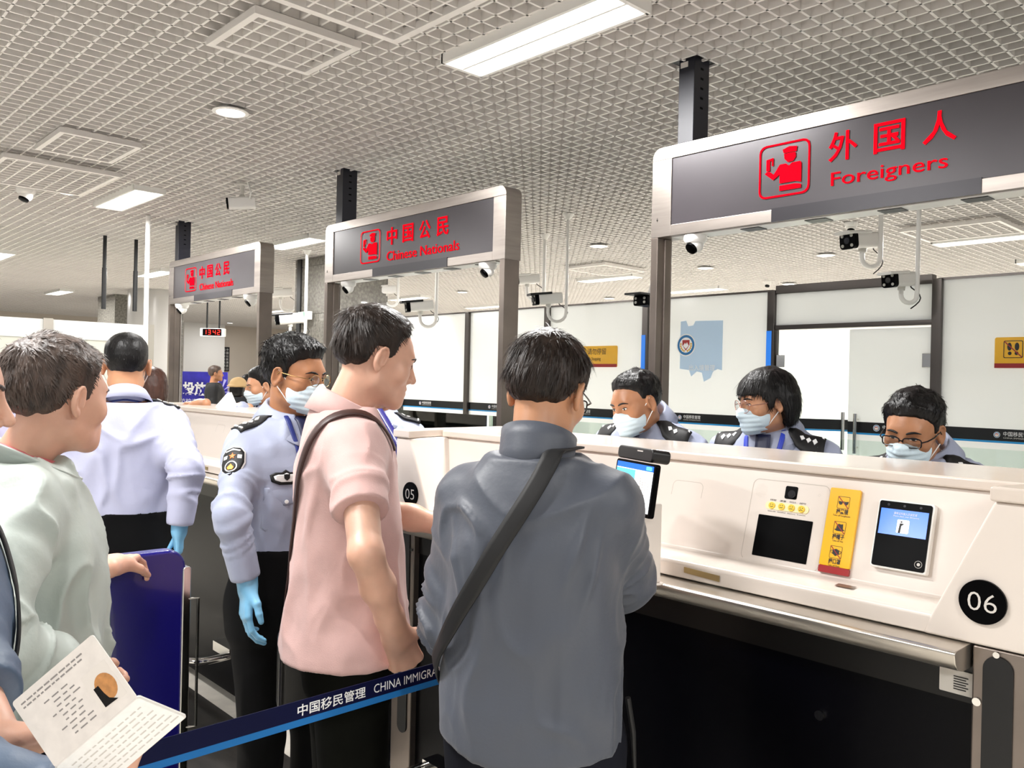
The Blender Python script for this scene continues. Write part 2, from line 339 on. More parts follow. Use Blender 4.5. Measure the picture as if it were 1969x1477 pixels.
# blue screen's reflection painted on the glass, emblem half cut at its left edge
PB = mat('pale_blue_reflection', 'c3dcf4', 0.4)
r = empty('screen_reflection', (-3.79, YB - 0.004, 1.9)); tag(r, 'painted reflection of a pale blue screen with round emblem on the glass behind the woman officer', 'poster')
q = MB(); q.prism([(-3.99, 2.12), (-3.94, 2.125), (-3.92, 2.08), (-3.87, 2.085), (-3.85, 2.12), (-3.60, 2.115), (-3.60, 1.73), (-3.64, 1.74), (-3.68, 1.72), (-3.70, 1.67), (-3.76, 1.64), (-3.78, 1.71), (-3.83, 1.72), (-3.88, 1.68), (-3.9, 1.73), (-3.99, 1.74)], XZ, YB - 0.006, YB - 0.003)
q.build('reflection_patch', PB, r)
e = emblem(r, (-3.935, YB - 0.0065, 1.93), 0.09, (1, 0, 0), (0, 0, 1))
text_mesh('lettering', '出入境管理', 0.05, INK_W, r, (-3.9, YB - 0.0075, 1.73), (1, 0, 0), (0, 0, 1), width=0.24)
# interior behind the glass and far walls
WALLW = mat('white_wall', 'f0efec', 0.7); BEIGE = mat('beige_wall', 'd9cfc2', 0.7, noise=0.03, nscale=1)
q = MB(); q.box(-14, 6, 12.6, 12.7, 0, CEIL); struct(q.build('wall_rear', WALLW), 'white wall beyond the glass wall', 'wall')
q = MB(); q.box(-24.1, -24.0, -6, 20, 0, CEIL); struct(q.build('wall_left', BEIGE), 'beige far end wall of the hall', 'wall')
q = MB(); q.box(-24, -9.4, 14.0, 14.1, 0, CEIL); struct(q.build('wall_far', BEIGE), 'beige far side wall of the hall', 'wall')
q = MB(); q.box(-24.0, -23.6, 9.4, 10.6, 0, CEIL); struct(q.build('wall_pier', WALLW), 'white pier on the far wall', 'wall')
# stone columns
STONE = mat('grey_stone_cladding', '77746d', 0.22, noise=0.35, nscale=30, coat=0.2)
def column(x0, x1, y0, y1, label, i, r=0.0):
    q = MB(); z = 0.0
    while z < CEIL: q.box(x0, x1, y0, y1, z, min(z + 0.595, CEIL)); z += 0.6
    q.box(x0 + 0.01, x1 - 0.01, y0 + 0.01, y1 - 0.01, 0, CEIL); struct(q.build('column_%d' % i, STONE, bevel=0.003), label, 'column')
column(-9.75, -8.98, 5.3, 6.2, 'grey stone clad square column behind the middle gate', 1)
column(-17.6, -16.6, 5.3, 6.6, 'grey stone clad column behind the left partition', 2)
q = MB(); q.lathe([(0.45, 0.0), (0.45, CEIL)], (-15.4, 5.6, 0), n=40); struct(q.build('column_3', mat('pale_column', 'b9b7b4', 0.25), smooth=True), 'round pale column beside the stone column', 'column')
# left partition x = -9.5
PX = -9.5
TINT = frost_mat('tinted_partition', (0.80, 0.80, 0.74), 0.6)
for i, (a, b) in enumerate(((-1.6, 2.335), (2.425, 3.345))):
    q = MB(); q.box(PX, PX + 0.012, a, b, 0.05, 1.95); struct(q.build('wall_partition.%03d' % i, TINT), 'pale tinted partition pane', 'partition')
    q = MB(); q.box(PX - 0.02, PX + 0.03, a, b, 1.95, 2.14); struct(q.build('trim_%d' % (30 + i), FROST), 'white upper panel of the partition', 'partition')
PPOST = mat('partition_post', 'b3aea4', 0.35, 0.6)
for i, y in enumerate((2.38, 3.39)):
    q = MB(); q.box(PX - 0.03, PX + 0.05, y - 0.045, y + 0.045, 0, 2.15); struct(q.build('trim_%d' % (40 + i), PPOST), 'grey post of the left partition', 'post')
# ------------------------------------------------------------------ sign gates over the booths
GW, GPITCH, GL3 = 1.9594, 2.9881, -2.4625
GZB, GZT, GY, GD = 2.3005, 2.7235, 3.2, 0.125
def officer_icon(parent, x0, x1, z0, z1, y, led=LED):
    w, h = x1 - x0, z1 - z0
    def P(pts): return [(x0 + u * w, z0 + v * h) for u, v in pts]
    q = MB()
    o = rrect(x0, x1, z0, z1, 0.03, 3); i = rrect(x0 + 0.008, x1 - 0.008, z0 + 0.008, z1 - 0.008, 0.026, 3); n = len(o)
    q.add([(u, y, v) for u, v in o] + [(u, y, v) for u, v in i], [(k, (k + 1) % n, n + (k + 1) % n, n + k) for k in range(n)])
    q.prism(P([(.49, .80), (.47, .87), (.60, .91), (.75, .89), (.74, .80)]), XZ, y - .001, y)
    q.prism(P([(.50, .785), (.72, .785), (.73, .70), (.68, .63), (.58, .62), (.51, .69)]), XZ, y - .001, y)
    q.prism(P([(.42, .60), (.54, .60), (.60, .55), (.66, .60), (.82, .60), (.84, .56), (.84, .22), (.74, .25), (.42, .25), (.42, .42), (.29, .33), (.12, .47), (.17, .51), (.22, .50), (.30, .43)]), XZ, y - .001, y)
    q.prism(P([(.42, .11), (.42, .205), (.72, .205), (.84, .18), (.84, .11)]), XZ, y - .001, y)
    q.prism(P([(.15, .52), (.15, .73), (.29, .75), (.29, .60), (.26, .60), (.26, .70), (.22, .70), (.22, .52)]), XZ, y - .001, y)
    return q.build('officer_pictogram', led, parent)
def sign_gate(L, label, cn, en, icon, cx, cz, ex, ez, flip=False):
    r = empty('sign_gate', (L, GY, 0)); tag(r, label, 'sign gate', 'illuminated sign gates over the booths')
    def T(q): q.v = [(x + L, y + GY, z) for x, y, z in q.v]; return q
    outer = rrect(0, GW, GZB, GZT, 0.05, 6, (0, 0, 1, 1)); x0, x1, z0, z1 = 0.111, GW - 0.105, GZB + 0.052, GZT - 0.06
    # face frame with an opening: four bars, rounded corners kept by splitting the outline
    q = MB(); q.prism(rrect(0, GW, z1, GZT, 0.05, 6, (0, 0, 1, 1)), XZ, 0, GD)
    q.box(0, x0, 0, GD, GZB, z1); q.box(x1, GW, 0, GD, GZB, z1); q.box(x0, x1, 0, GD, GZB, z0)
    T(q).build('housing', STEEL, r, bevel=0.002)
    q = MB(); q.box(x0, x1, 0.006, 0.03, z0, z1); T(q).build('sign_face', SIGN_D, r)
    q = MB(); q.box(0.63, 1.44, -0.003, 0.004, GZB - 0.001, z0 + 0.004); T(q).build('cover_strip', SIGN_S, r)
    q = MB(); q.box(x0, x1, 0.02, GD - 0.005, GZB - 0.004, GZB - 0.0005)
    for k in range(6): xx = 0.2 + k * 0.29; 
    T(q).build('underside_plate', WHITE_P, r)
    for k in range(6):
        q = MB(); xx = 0.16 + k * 0.3; q.box(xx, xx + 0.09, 0.035, GD - 0.02, GZB - 0.007, GZB - 0.0045); T(q).build('vent_slot', BLACK, r)
    q = MB()
    for zz in (GZB + 0.09, GZB + 0.075, GZB + 0.082): q.prism(circ(0.035, zz, 0.004 if zz < GZB + 0.085 and zz > GZB + 0.08 else 0.0018, 10), XZ, -0.002, 0.001)
    T(q).build('screw_hole', BLACK, r)
    for s in (0, 1):
        a = 0.0 if s == 0 else GW - 0.04
        q = MB(); q.box(a, a + 0.04, 0, 0.115, 0.0, GZB); q.box(a + (0.03 if s == 0 else 0), a + (0.048 if s == 0 else 0.01) - (0.008 if s else 0), 0.05, 0.10, 0.0, GZB)
        o = T(q).build('post', STEEL_D, r, bevel=0.003)
        q = MB(); xx = a + (0.040 if s == 0 else -0.003); q.box(xx, xx + 0.003, 0.062, 0.105, 0.0, GZB - 0.02); T(q).build('dark_edge', BLACK_G, o)
        if s == 0:
            q = MB(); q.box(0.0430, 0.0455, 0.075, 0.09, 1.86, 1.98); T(q).build('access_slot', BLACK, o)
    q = MB(); q.box(0.14, 0.225, 0.0, 0.12, GZT - 0.002, CEIL + 0.03); h = T(q).build('ceiling_hanger', NAVY_POST, r, bevel=0.003)
    q = MB(); q.box(0.10, 0.265, -0.03, 0.15, CEIL + 0.01, CEIL + 0.022); T(q).build('hanger_plate', BLACK, h)
    q = MB()
    for k in range(5): q.box(0.2245, 0.2257, 0.05, 0.072, CEIL - 0.04 - k * 0.045, CEIL - 0.03 - k * 0.045)
    T(q).build('bolt_slots', BLACK_G, h)
    q = MB(); q.box(0.15, 0.19, -0.002, 0.0, CEIL - 0.03, CEIL - 0.005); T(q).build('tag_plate', GREYTXT, h)
    officer_icon(r, L + icon[0], L + icon[1], icon[2], icon[3], GY + 0.0025)
    n = len(cn); xs = np.linspace(cx[0], cx[1], n)
    for c, xx in zip(cn, xs):
        text_mesh('led_character', c, 0.14, LED, r, (L + xx, GY + 0.003, cz[0]), (1, 0, 0), (0, 0, 1), bold=0.0016, depth=0.001, width=cx[2], height=cz[1])
    text_mesh('led_lettering', en, 0.08, LED, r, (L + ex[0], GY + 0.003, ez[0]), (1, 0, 0), (0, 0, 1), bold=0.0, depth=0.001, width=ex[1] - ex[0], height=ez[1])
    return r
GLS = [GL3 - 2 * GPITCH, GL3 - GPITCH, GL3]
sign_gate(GLS[2], 'nearest steel sign gate with red sign reading Foreigners', '外国人', 'Foreigners', (0.565, 0.795, 2.402, 2.627), (0.873, 1.235, 0.117), (2.508, 0.116), (0.886, 1.325), (2.395, 0.07))
sign_gate(GLS[1], 'middle steel sign gate with red Chinese Nationals sign, behind the man in pink', '中国公民', 'Chinese Nationals', (0.468, 0.708, 2.397, 2.621), (0.785, 1.325, 0.115), (2.497, 0.116), (0.789, 1.547), (2.392, 0.062))
sign_gate(GLS[0], 'farthest steel sign gate with red Chinese Nationals sign, left', '中国公民', 'Chinese Nationals', (0.40, 0.66, 2.397, 2.621), (0.73, 1.25, 0.115), (2.497, 0.116), (0.74, 1.45), (2.392, 0.062))

# ------------------------------------------------------------------ inspection booths
BZ = 1.417
def badge(parent, cx, cz, y, num):
    q = MB(); q.prism(circ(cx, cz, 0.0425, 40), XZ, y - 0.006, y); b = q.build('number_badge', BLACK_G, parent)
    text_mesh('numerals', num, 0.05, GREYTXT, b, (cx - 0.026, y - 0.0068, cz - 0.018), (1, 0, 0), (0, 0, 1), bold=-0.0004, width=0.052, height=0.036)
FACE_A, FACE_B = Vector((0, 1.885, 1.16)), Vector((0, 1.955, 1.39))
fz = (FACE_B - FACE_A).normalized(); fx = Vector((1, 0, 0)); fn_ = fx.cross(fz)      # fn_ points out to the queue
def face_pt(x, t, w=0.0): return Vector((x, 0, 0)) + FACE_A + fz * t + fn_ * w       # t = distance up the sloped face
def FP(ox): return lambda u, v, w: face_pt(u + ox, v, w)
def booth(ox, n1, n2, label, full=True):
    r = empty('inspection_counter', (ox - 1.475, 1.95, 0)); tag(r, label, 'counter', 'immigration inspection counters')
    c = -1.475
    def T(q): q.v = [(v[0] + ox, v[1], v[2]) for v in q.v]; return q
    q = MB(); q.prism([(1.780, 1.111), (1.780, 1.146), (1.786, 1.154), (1.876, 1.161), (1.885, 1.166), (1.953, 1.388), (1.953, 1.392), (2.20, 1.392), (2.20, 1.11)], YZ, -2.42, -0.53)
    body = T(q).build('sloped_front', CREAM, r, bevel=0.004)
    for s in (1, -1):
        def mx(x): return x if s > 0 else 2 * c - x
        q = MB(); q.prism([(mx(x), z) for x, z in ((-0.533, 1.392), (-0.45, 1.392), (-0.45, 1.11), (-0.66, 1.11), (-0.643, 1.154))], XZ, 1.777, 2.2)
        ck = T(q).build('cheek', CREAM, r, bevel=0.007, seg=3)
        badge(ck, mx(-0.548) + ox, 1.196, 1.777, n2 if s > 0 else n1)
        q = MB(); q.prism([(mx(x), y) for x, y in ((-0.540, 1.768), (-0.44, 1.768), (-0.44, 2.3), (-0.50, 2.3), (-0.50, 1.94))], XY, 1.3925, 1.4215)
        T(q).build('corner_cap', CREAM_T, r, bevel=0.006, seg=3)
        a, b = sorted((mx(-0.566), mx(-0.45)))
        q = MB(); q.box(a, b, 1.78, 2.15, 0.02, 1.108); p = T(q).build('steel_post', STEEL_D, r, bevel=0.004)
        q = MB(); q.prism(rrect(mx(-0.5195) - 0.0265, mx(-0.5195) + 0.0265, 0.34, 1.096, 0.026, 6), XZ, 1.776, 1.7795); T(q).build('slot', BLACK, p)
        q = MB(); q.prism(circ(mx(-0.522), 1.1, 0.006, 12), XZ, 1.772, 1.78); q.prism(circ(mx(-0.556), 1.0, 0.008, 12), XZ, 1.776, 1.78); T(q).build('screw', CHROME, p)
        q = MB(); q.box(min(mx(-0.455), mx(-0.49)), max(mx(-0.455), mx(-0.49)), 2.2, 3.25, 0.02, 1.12); T(q).build('side_panel', NAVY, r, bevel=0.004)
        # foot rail end
        q = MB(); x = mx(-0.72); rr = 0.02
        q.tube([(x, 1.78, 0.30), (x, 1.62, 0.30), (mx(-0.735), 1.575, 0.30), (mx(-0.77), 1.55, 0.30), (mx(-1.0), 1.545, 0.30), (c, 1.545, 0.30)], 0.017, 12)
        q.box(min(x, mx(-0.9)), max(x, mx(-0.9)), 1.72, 1.785, 0.285, 0.33)
        T(q).build('foot_rail', CHROME, r, smooth=True)
    q = MB(); q.box(-2.44, -0.51, 1.94, 2.32, 1.3925, BZ); T(q).build('countertop', CREAM_T, r, bevel=0.006, seg=3)
    q = MB(); q.prism([(1.80, 1.108), (1.712, 1.108), (1.704, 1.104), (1.703, 1.098), (1.708, 1.082), (1.722, 1.068), (1.75, 1.060), (1.80, 1.058)], YZ, -2.38, -0.572)
    T(q).build('steel_shelf', mat('shelf_steel', 'cfc8be', 0.28, 0.9, noise=0.08, nscale=6), r, bevel=0.002)
    q = MB(); q.box(-2.384, -0.566, 1.805, 2.12, 0.06, 1.06); lower = T(q).build('lower_front', mat('lower_front_black', '020206', 0.3, spec=0.12), r)
    q = MB(); q.box(-2.384, -0.566, 1.802, 1.81, 0.985, 1.062); T(q).build('apron', mat('apron_dark', '0c0a09', 0.35, 0.2), r)
    q = MB(); q.prism(circ(-0.884, 0.868, 0.011, 16), XZ, 1.797, 1.806); k = T(q).build('lock', CHROME, lower)
    q = MB(); q.prism(rrect(-0.632, -0.57, 0.998, 1.045, 0.002, 2), XZ, 1.7985, 1.8015); st = T(q).build('sticker', mat('sticker_grey', 'c9c4bc', 0.5), r)
    q = MB()
    for k in range(6): q.box(-0.605, -0.578 - 0.004 * (k % 2), 1.7975, 1.7984, 1.032 - k * 0.005, 1.034 - k * 0.005)
    T(q).build('printed_lines', INK_K, st)
    q = MB(); q.prism([(-1.239, 1.128), (-1.136, 1.123), (-1.136, 1.138), (-1.239, 1.142)], XZ, 1.7755, 1.778); T(q).build('name_plate', mat('brass_plate', 'a8946a', 0.35, 0.8), r)
    q = MB(); q.add([(-0.868, 1.823, 1.1595), (-0.826, 1.823, 1.1595), (-0.826, 1.845, 1.161), (-0.868, 1.845, 1.161)], [(0, 1, 2, 3)]); T(q).build('metal_plate', STEEL, r)
    if not full: pass
    F = FP(ox)
    seam = mat('panel_seam', 'b9b0a6', 0.5)
    def ring(pts_o, pts_i, w, m, name, par):
        n = len(pts_o); q = MB(); q.add([F(u, v, w) for u, v in pts_o] + [F(u, v, w) for u, v in pts_i], [(k, (k + 1) % n, n + (k + 1) % n, n + k) for k in range(n)]); return q.build(name, m, par)
    bp = MB(); bp.prism(rrect(-1.391, -1.294, 0.045, 0.185, 0.014), F, 0.0002, 0.0012); b = bp.build('blank_cover', CREAM, r)
    ring(rrect(-1.392, -1.293, 0.044, 0.186, 0.015), rrect(-1.3905, -1.2945, 0.0455, 0.1845, 0.0135), 0.0015, seam, 'cover_seam', b)
    bp = MB(); bp.prism(rrect(-1.145, -0.940, 0.006, 0.214, 0.016), F, 0.0002, 0.0014); pn = bp.build('camera_panel', CREAM, r)
    ring(rrect(-1.146, -0.939, 0.005, 0.215, 0.017), rrect(-1.1445, -0.9405, 0.0065, 0.2135, 0.0155), 0.0018, seam, 'panel_seam', pn)
    bp = MB(); bp.prism(rrect(-1.115, -0.970, 0.02, 0.124, 0.002), F, 0.0014, 0.003); bp.build('dark_screen', BLACK_G, pn)
    bp = MB(); bp.prism(rrect(-1.054, -1.022, 0.172, 0.204, 0.004), F, 0.0014, 0.003); cw = bp.build('camera_window', BLACK_G, pn)
    bp = MB(); bp.prism(circ(-1.034, 0.184, 0.010), F, 0.003, 0.007); bp.prism(circ(-1.034, 0.184, 0.006), F, 0.007, 0.008); bp.build('lens', mat('lens_dark', '26262a', 0.08), cw)
    bp = MB(); bp.prism(rrect(-1.101, -0.985, 0.140, 0.160, 0.0095), F, 0.0014, 0.0035); pl = bp.build('rating_strip', mat('strip_cream', 'f5e3ae', 0.35), pn)
    face_m = mat('button_yellow', 'e8c21c', 0.35)
    for k in range(4):
        u = -1.083 + k * 0.0265
        bp = MB(); bp.prism(circ(u, 0.150, 0.0085, 20), F, 0.0035, 0.006, 0)
        for s in (-1, 1): bp.prism(circ(u + s * 0.003, 0.1525, 0.0011, 8), F, 0.006, 0.0064, 1)
        cv = (1, 0.2, -0.2, -1)[k]
        bp.prism([(u - 0.0045, 0.1465 + cv * 0.0012), (u, 0.1465 - cv * 0.0012), (u + 0.0045, 0.1465 + cv * 0.0012), (u + 0.0045, 0.1478 + cv * 0.0012), (u, 0.1478 - cv * 0.0012), (u - 0.0045, 0.1478 + cv * 0.0012)], F, 0.006, 0.0064, 1)
        bt = bp.build('rating_button', [face_m, INK_K], pl)
    for k, (a, b_) in enumerate((('非常满意', 'Extremely satisfied'), ('满意', 'Satisfied'), ('时间太长', 'Checking time too long'), ('态度不好', 'Poor customer service'))):
        u = -1.083 + k * 0.0265
        text_mesh('caption', a, 0.0052, INK_K, pn, face_pt(u - 0.0085 + ox, 0.1625, 0.002), fx, fz, width=0.017)
        text_mesh('caption', b_, 0.0045, INK_K, pn, face_pt(u - 0.010 + ox, 0.1345, 0.002), fx, fz, width=0.0215)
    bp = MB()
    for i in range(-5, 6):
        for j in range(-5, 6):
            if i * i + j * j < 27: bp.prism(circ(-1.120 + i * 0.0033, 0.185 + j * 0.0033, 0.0006, 5), F, 0.0014, 0.0017)
    for k in range(6): bp.prism(circ(-0.965 + 0.003 * math.cos(k), 0.190 + 0.003 * math.sin(k), 0.0006, 5), F, 0.0014, 0.0017)
    bp.build('speaker_holes', seam, pn)
    return r
booth(0, '05', '06', 'nearest white inspection counter with number badges 05 and 06')
booth(-GPITCH, '03', '04', 'second white counter under the middle gate, behind the standing officers')
booth(-2 * GPITCH, '01', '02', 'farthest white counter under the left sign gate, mostly hidden')

# yellow notice and terminal on the nearest counter
F = FP(0)
r = empty('notice_sign', face_pt(-0.9, 0.1)); tag(r, 'yellow acrylic notice sign, take off sunglasses hat mask, on the near counter', 'sign')
q = MB(); q.prism(rrect(-0.936, -0.862, 0.026, 0.212, 0.004), F, 0.001, 0.010); q.build('plate', YEL, r, bevel=0.0015)
q = MB(); q.prism(rrect(-0.9355, -0.8625, 0.010, 0.026, 0.003), F, 0.001, 0.010); q.build('base_strip', REDS, r)
def picto(cz, kind):
    q = MB(); cx = -0.899; s = 0.0145
    o = rrect(cx - s, cx + s, cz - s, cz + s, 0.003); i = rrect(cx - s + .0008, cx + s - .0008, cz - s + .0008, cz + s - .0008, 0.0025); n = len(o)
    q.add([F(u, v, .0106) for u, v in o] + [F(u, v, .0106) for u, v in i], [(k, (k + 1) % n, n + (k + 1) % n, n + k) for k in range(n)])
    if kind == 0:
        for t in (-1, 1): q.prism([(cx + t * .012, cz + .003), (cx + t * .002, cz + .002), (cx + t * .003, cz - .004), (cx + t * .007, cz - .006), (cx + t * .011, cz - .003)], F, .0102, .0108)
        q.prism([(cx - .003, cz + .001), (cx + .003, cz + .001), (cx + .003, cz + .0025), (cx - .003, cz + .0025)], F, .0102, .0108)
    if kind == 1: q.prism([(cx - .013, cz - .005), (cx - .008, cz - .003), (cx - .007, cz + .006), (cx - .003, cz + .009), (cx + .003, cz + .008), (cx + .007, cz + .009), (cx + .008, cz - .003), (cx + .013, cz - .005), (cx + .006, cz - .008), (cx - .006, cz - .008)], F, .0102, .0108)
    if kind == 2:
        q.prism([(cx - .008, cz + .005), (cx, cz + .008), (cx + .008, cz + .005), (cx + .008, cz - .004), (cx, cz - .009), (cx - .008, cz - .004)], F, .0102, .0108)
        for t in (-1, 1): q.prism([(cx + t * .008, cz + .005), (cx + t * .013, cz + .003), (cx + t * .012, cz - .002), (cx + t * .008, cz - .004), (cx + t * .008, cz - .003), (cx + t * .011, cz - .0015), (cx + t * .012, cz + .002), (cx + t * .008, cz + .004)], F, .0102, .0108)
    o = q.build('pictogram', INK_K, r)
    q = MB(); q.prism([(cx - .0145, cz + .0135), (cx - .0130, cz + .0145), (cx + .0145, cz - .0135), (cx + .0130, cz - .0145)], F, .0109, .0112); q.build('cross_bar', REDS, o)
for cz, k, a, b in ((0.178, 0, '摘墨镜', 'Take off Sunglasses'), (0.118, 1, '摘帽子', 'Take off Hat'), (0.060, 2, '摘口罩', 'Take off Mask')):
    picto(cz, k)
    text_mesh('lettering', a, 0.013, INK_K, r, face_pt(-0.9135, cz - 0.0265, 0.0105), fx, fz, bold=0.0003, width=0.029)
    text_mesh('lettering', b, 0.006, INK_K, r, face_pt(-0.899 - 0.0011 * len(b), cz - 0.0335, 0.0105), fx, fz, width=0.0022 * len(b))
r = empty('face_terminal', face_pt(-0.753, 0.1)); tag(r, 'black biometric terminal with small blue screen mounted on the near counter', 'terminal')
q = MB(); q.prism(rrect(-0.814, -0.692, 0.042, 0.197, 0.006), F, 0.001, 0.020); q.build('casing', WHITE_P, r, bevel=0.003)
q = MB(); q.prism(rrect(-0.810, -0.696, 0.046, 0.193, 0.005), F, 0.0201, 0.0215); fb = q.build('front_glass', BLACK_G, r)
SCR = mat('blue_screen', '1b5fd0', 0.2, emit=0.9); SCR_W = mat('white_screen', 'f4f8fc', 0.2, emit=0.9); SCR_C = mat('cyan_screen', '5cc0ea', 0.2, emit=0.8)
q = MB(); q.prism([(-0.805, 0.118), (-0.702, 0.118), (-0.702, 0.176), (-0.805, 0.176)], F, 0.0216, 0.0219); sc = q.build('screen', SCR, fb)
q = MB(); q.prism(rrect(-0.766, -0.740, 0.124, 0.154, 0.003), F, 0.0219, 0.0221); q.build('picture_frame', SCR_W, sc)
q = MB(); q.prism([(-0.762, 0.124), (-0.757, 0.124), (-0.756, 0.140), (-0.750, 0.145), (-0.756, 0.146), (-0.760, 0.146)], F, 0.0221, 0.0223); q.prism(circ(-0.757, 0.149, 0.0022, 10), F, 0.0221, 0.0223); q.build('figure_symbol', INK_K, sc)
text_mesh('lettering', '请将证件放入识读区域', 0.006, INK_W, sc, face_pt(-0.776, 0.165, 0.0222), fx, fz, width=0.05)
text_mesh('lettering', 'Please place your document', 0.004, INK_W, sc, face_pt(-0.776, 0.160, 0.0222), fx, fz, width=0.055)
q = MB(); q.prism(circ(-0.710, 0.062, 0.008), F, 0.0216, 0.0218, 0); q.prism(circ(-0.710, 0.062, 0.0072), F, 0.0218, 0.0219, 1); q.prism(circ(-0.7095, 0.062, 0.0035), F, 0.0219, 0.0221, 0); q.build('home_button', [GREYTXT, BLACK_G], fb)
for k, u in enumerate((-0.79, -0.755, -0.72)):
    q = MB(); q.prism(circ(u, 0.185, 0.003, 12), F, 0.0216, 0.0219); q.build('sensor', mat('sensor_glass', '1c1c24', 0.1), fb)
# kiosk tablet on a pedestal standing on the steel shelf
kx, ky = -1.285, 1.60
r = empty('document_kiosk', (kx, ky, 1.108), 0.25); tag(r, 'document reader kiosk with tilted tablet screen beside the man in grey jacket', 'kiosk')
def KB(q): q.v = [tuple(Matrix.Translation((kx, ky + 0.06, 1.108)) @ Matrix.Rotation(-0.35, 4, 'Z') @ Vector(v)) for v in q.v]; return q
q = MB(); q.prism(rrect(-0.07, 0.035, -0.03, 0.05, 0.015), XY, 0, 0.006); q.prism([(-0.055, -0.015), (0.020, -0.015), (0.027, 0.04), (-0.062, 0.04)], XY, 0.006, 0.2); KB(q).build('pedestal', CREAM, r, bevel=0.006)
tl = math.radians(8)
def KT(u, v, w): return (u, -0.035 - w * math.cos(tl) + (v) * math.sin(tl), 0.175 + v * math.cos(tl) + w * math.sin(tl))
q = MB(); q.prism(rrect(-0.10, 0.085, 0.0, 0.130, 0.008), KT, -0.014, 0.0); tb = KB(q).build('tablet', BLACK_G, r, bevel=0.002)
q = MB(); q.prism([(-0.092, 0.010), (0.077, 0.010), (0.077, 0.110), (-0.092, 0.110)], KT, 0.0005, 0.0009); s1 = KB(q).build('screen', SCR_W, tb)
q = MB(); q.prism([(-0.092, 0.110), (0.077, 0.110), (0.077, 0.124), (-0.092, 0.124)], KT, 0.0005, 0.0009); s2 = KB(q).build('title_bar', SCR, tb)
q = MB(); q.prism([(-0.092, 0.010), (-0.002, 0.010), (-0.002, 0.108), (-0.092, 0.108)], KT, 0.0009, 0.0011); KB(q).build('side_pane', SCR_C, s1)
q = MB()
for (a, b, c_, d_) in ((0.022, 0.03, 0.04, 0.09), (0.034, 0.04, 0.05, 0.085), (0.046, 0.05, 0.045, 0.09), (0.06, 0.064, 0.06, 0.08)):
    k = c_
    while k < d_: q.prism([(a, k), (b, k), (b, k + 0.003), (a, k + 0.003)], KT, 0.0011, 0.0013); k += 0.006
KB(q).build('printed_text', GREYTXT, s1)
q = MB(); q.prism(rrect(0.045, 0.070, 0.1125, 0.1215, 0.002), KT, 0.0010, 0.0013); KB(q).build('menu_button', SCR_C, s2)
q = MB(); q.prism(rrect(-0.105, 0.06, 0.132, 0.165, 0.012), KT, -0.055, -0.002); hd = KB(q).build('camera_head', BLACK, r, bevel=0.004)
q = MB(); q.prism([(-0.01, 0.155), (0.015, 0.155), (0.015, 0.158), (-0.01, 0.158)], KT, -0.002, -0.0012); KB(q).build('light_bar', GREYTXT, hd)

# ------------------------------------------------------------------ no stopping signs on the glass wall
def no_stop(x0, x1, z0, z1, label):
    r = empty('notice_sign', ((x0 + x1) / 2, YB - 0.01, z0)); tag(r, label, 'sign', 'yellow no stopping signs'); y = YB - 0.008
    q = MB(); q.prism(rrect(x0, x1, z0, z1, 0.012), XZ, y - 0.003, y + 0.004); q.build('plate', YEL, r)
    q = MB(); q.box(x0, x1, y - 0.0045, y - 0.003, z0, z0 + 0.028); q.build('base_strip', REDS, r)
    s = 0.052; cx, cz = x0 + 0.10, z0 + 0.112; q = MB()
    o = rrect(cx - s, cx + s, cz - s, cz + s, 0.008); i = rrect(cx - s + .004, cx + s - .004, cz - s + .004, cz + s - .004, 0.006); n = len(o)
    q.add([(u, y - .0042, v) for u, v in o] + [(u, y - .0042, v) for u, v in i], [(k, (k + 1) % n, n + (k + 1) % n, n + k) for k in range(n)])
    for t in (-1, 1):
        q.prism([(cx + t * .020 + .015 * math.cos(a) * (0.8), cz + .016 + .024 * math.sin(a)) for a in np.linspace(0, 2 * PI, 16)[:-1]], XZ, y - .0045, y - .003)
        q.prism([(cx + t * .018 + .010 * math.cos(a), cz - .024 + .011 * math.sin(a)) for a in np.linspace(0, 2 * PI, 12)[:-1]], XZ, y - .0045, y - .003)
    p = q.build('footprint_pictogram', INK_K, r)
    q = MB(); q.prism([(cx - .05, cz + .046), (cx - .046, cz + .05), (cx + .05, cz - .046), (cx + .046, cz - .05)], XZ, y - .006, y - .005); q.build('cross_bar', REDS, p)
    text_mesh('lettering', '请勿停留', 0.06, INK_K, r, (x0 + 0.19, y - 0.0045, z0 + 0.115), (1, 0, 0), (0, 0, 1), width=0.215)
    text_mesh('lettering', 'No Stopping', 0.04, INK_K, r, (x0 + 0.19, y - 0.0045, z0 + 0.06), (1, 0, 0), (0, 0, 1), width=0.155)
no_stop(-5.17, -4.641, 1.752, 1.938, 'yellow no stopping sign behind the man in grey jacket')
no_stop(-1.694, -1.16, 1.752, 1.937, 'yellow no stopping sign at the right edge of the picture')

# rear low glass screens behind the booths
for i, (a, b) in enumerate(((-6.2, -4.75), (-4.72, -3.2), (-3.17, -1.65), (-1.62, 0.2))):
    q = MB(); q.box(a, b, 4.2, 4.208, 0.0, 1.345); o = q.build('glass_screen', GLASS); tag(o, ['clear low glass screen behind the second counter, left pane', 'clear low glass screen behind the second counter, right pane', 'clear low glass screen behind the seated man and woman officers', 'clear low glass screen behind the officer with glasses at right'][i], 'glass screen', 'low glass screens')

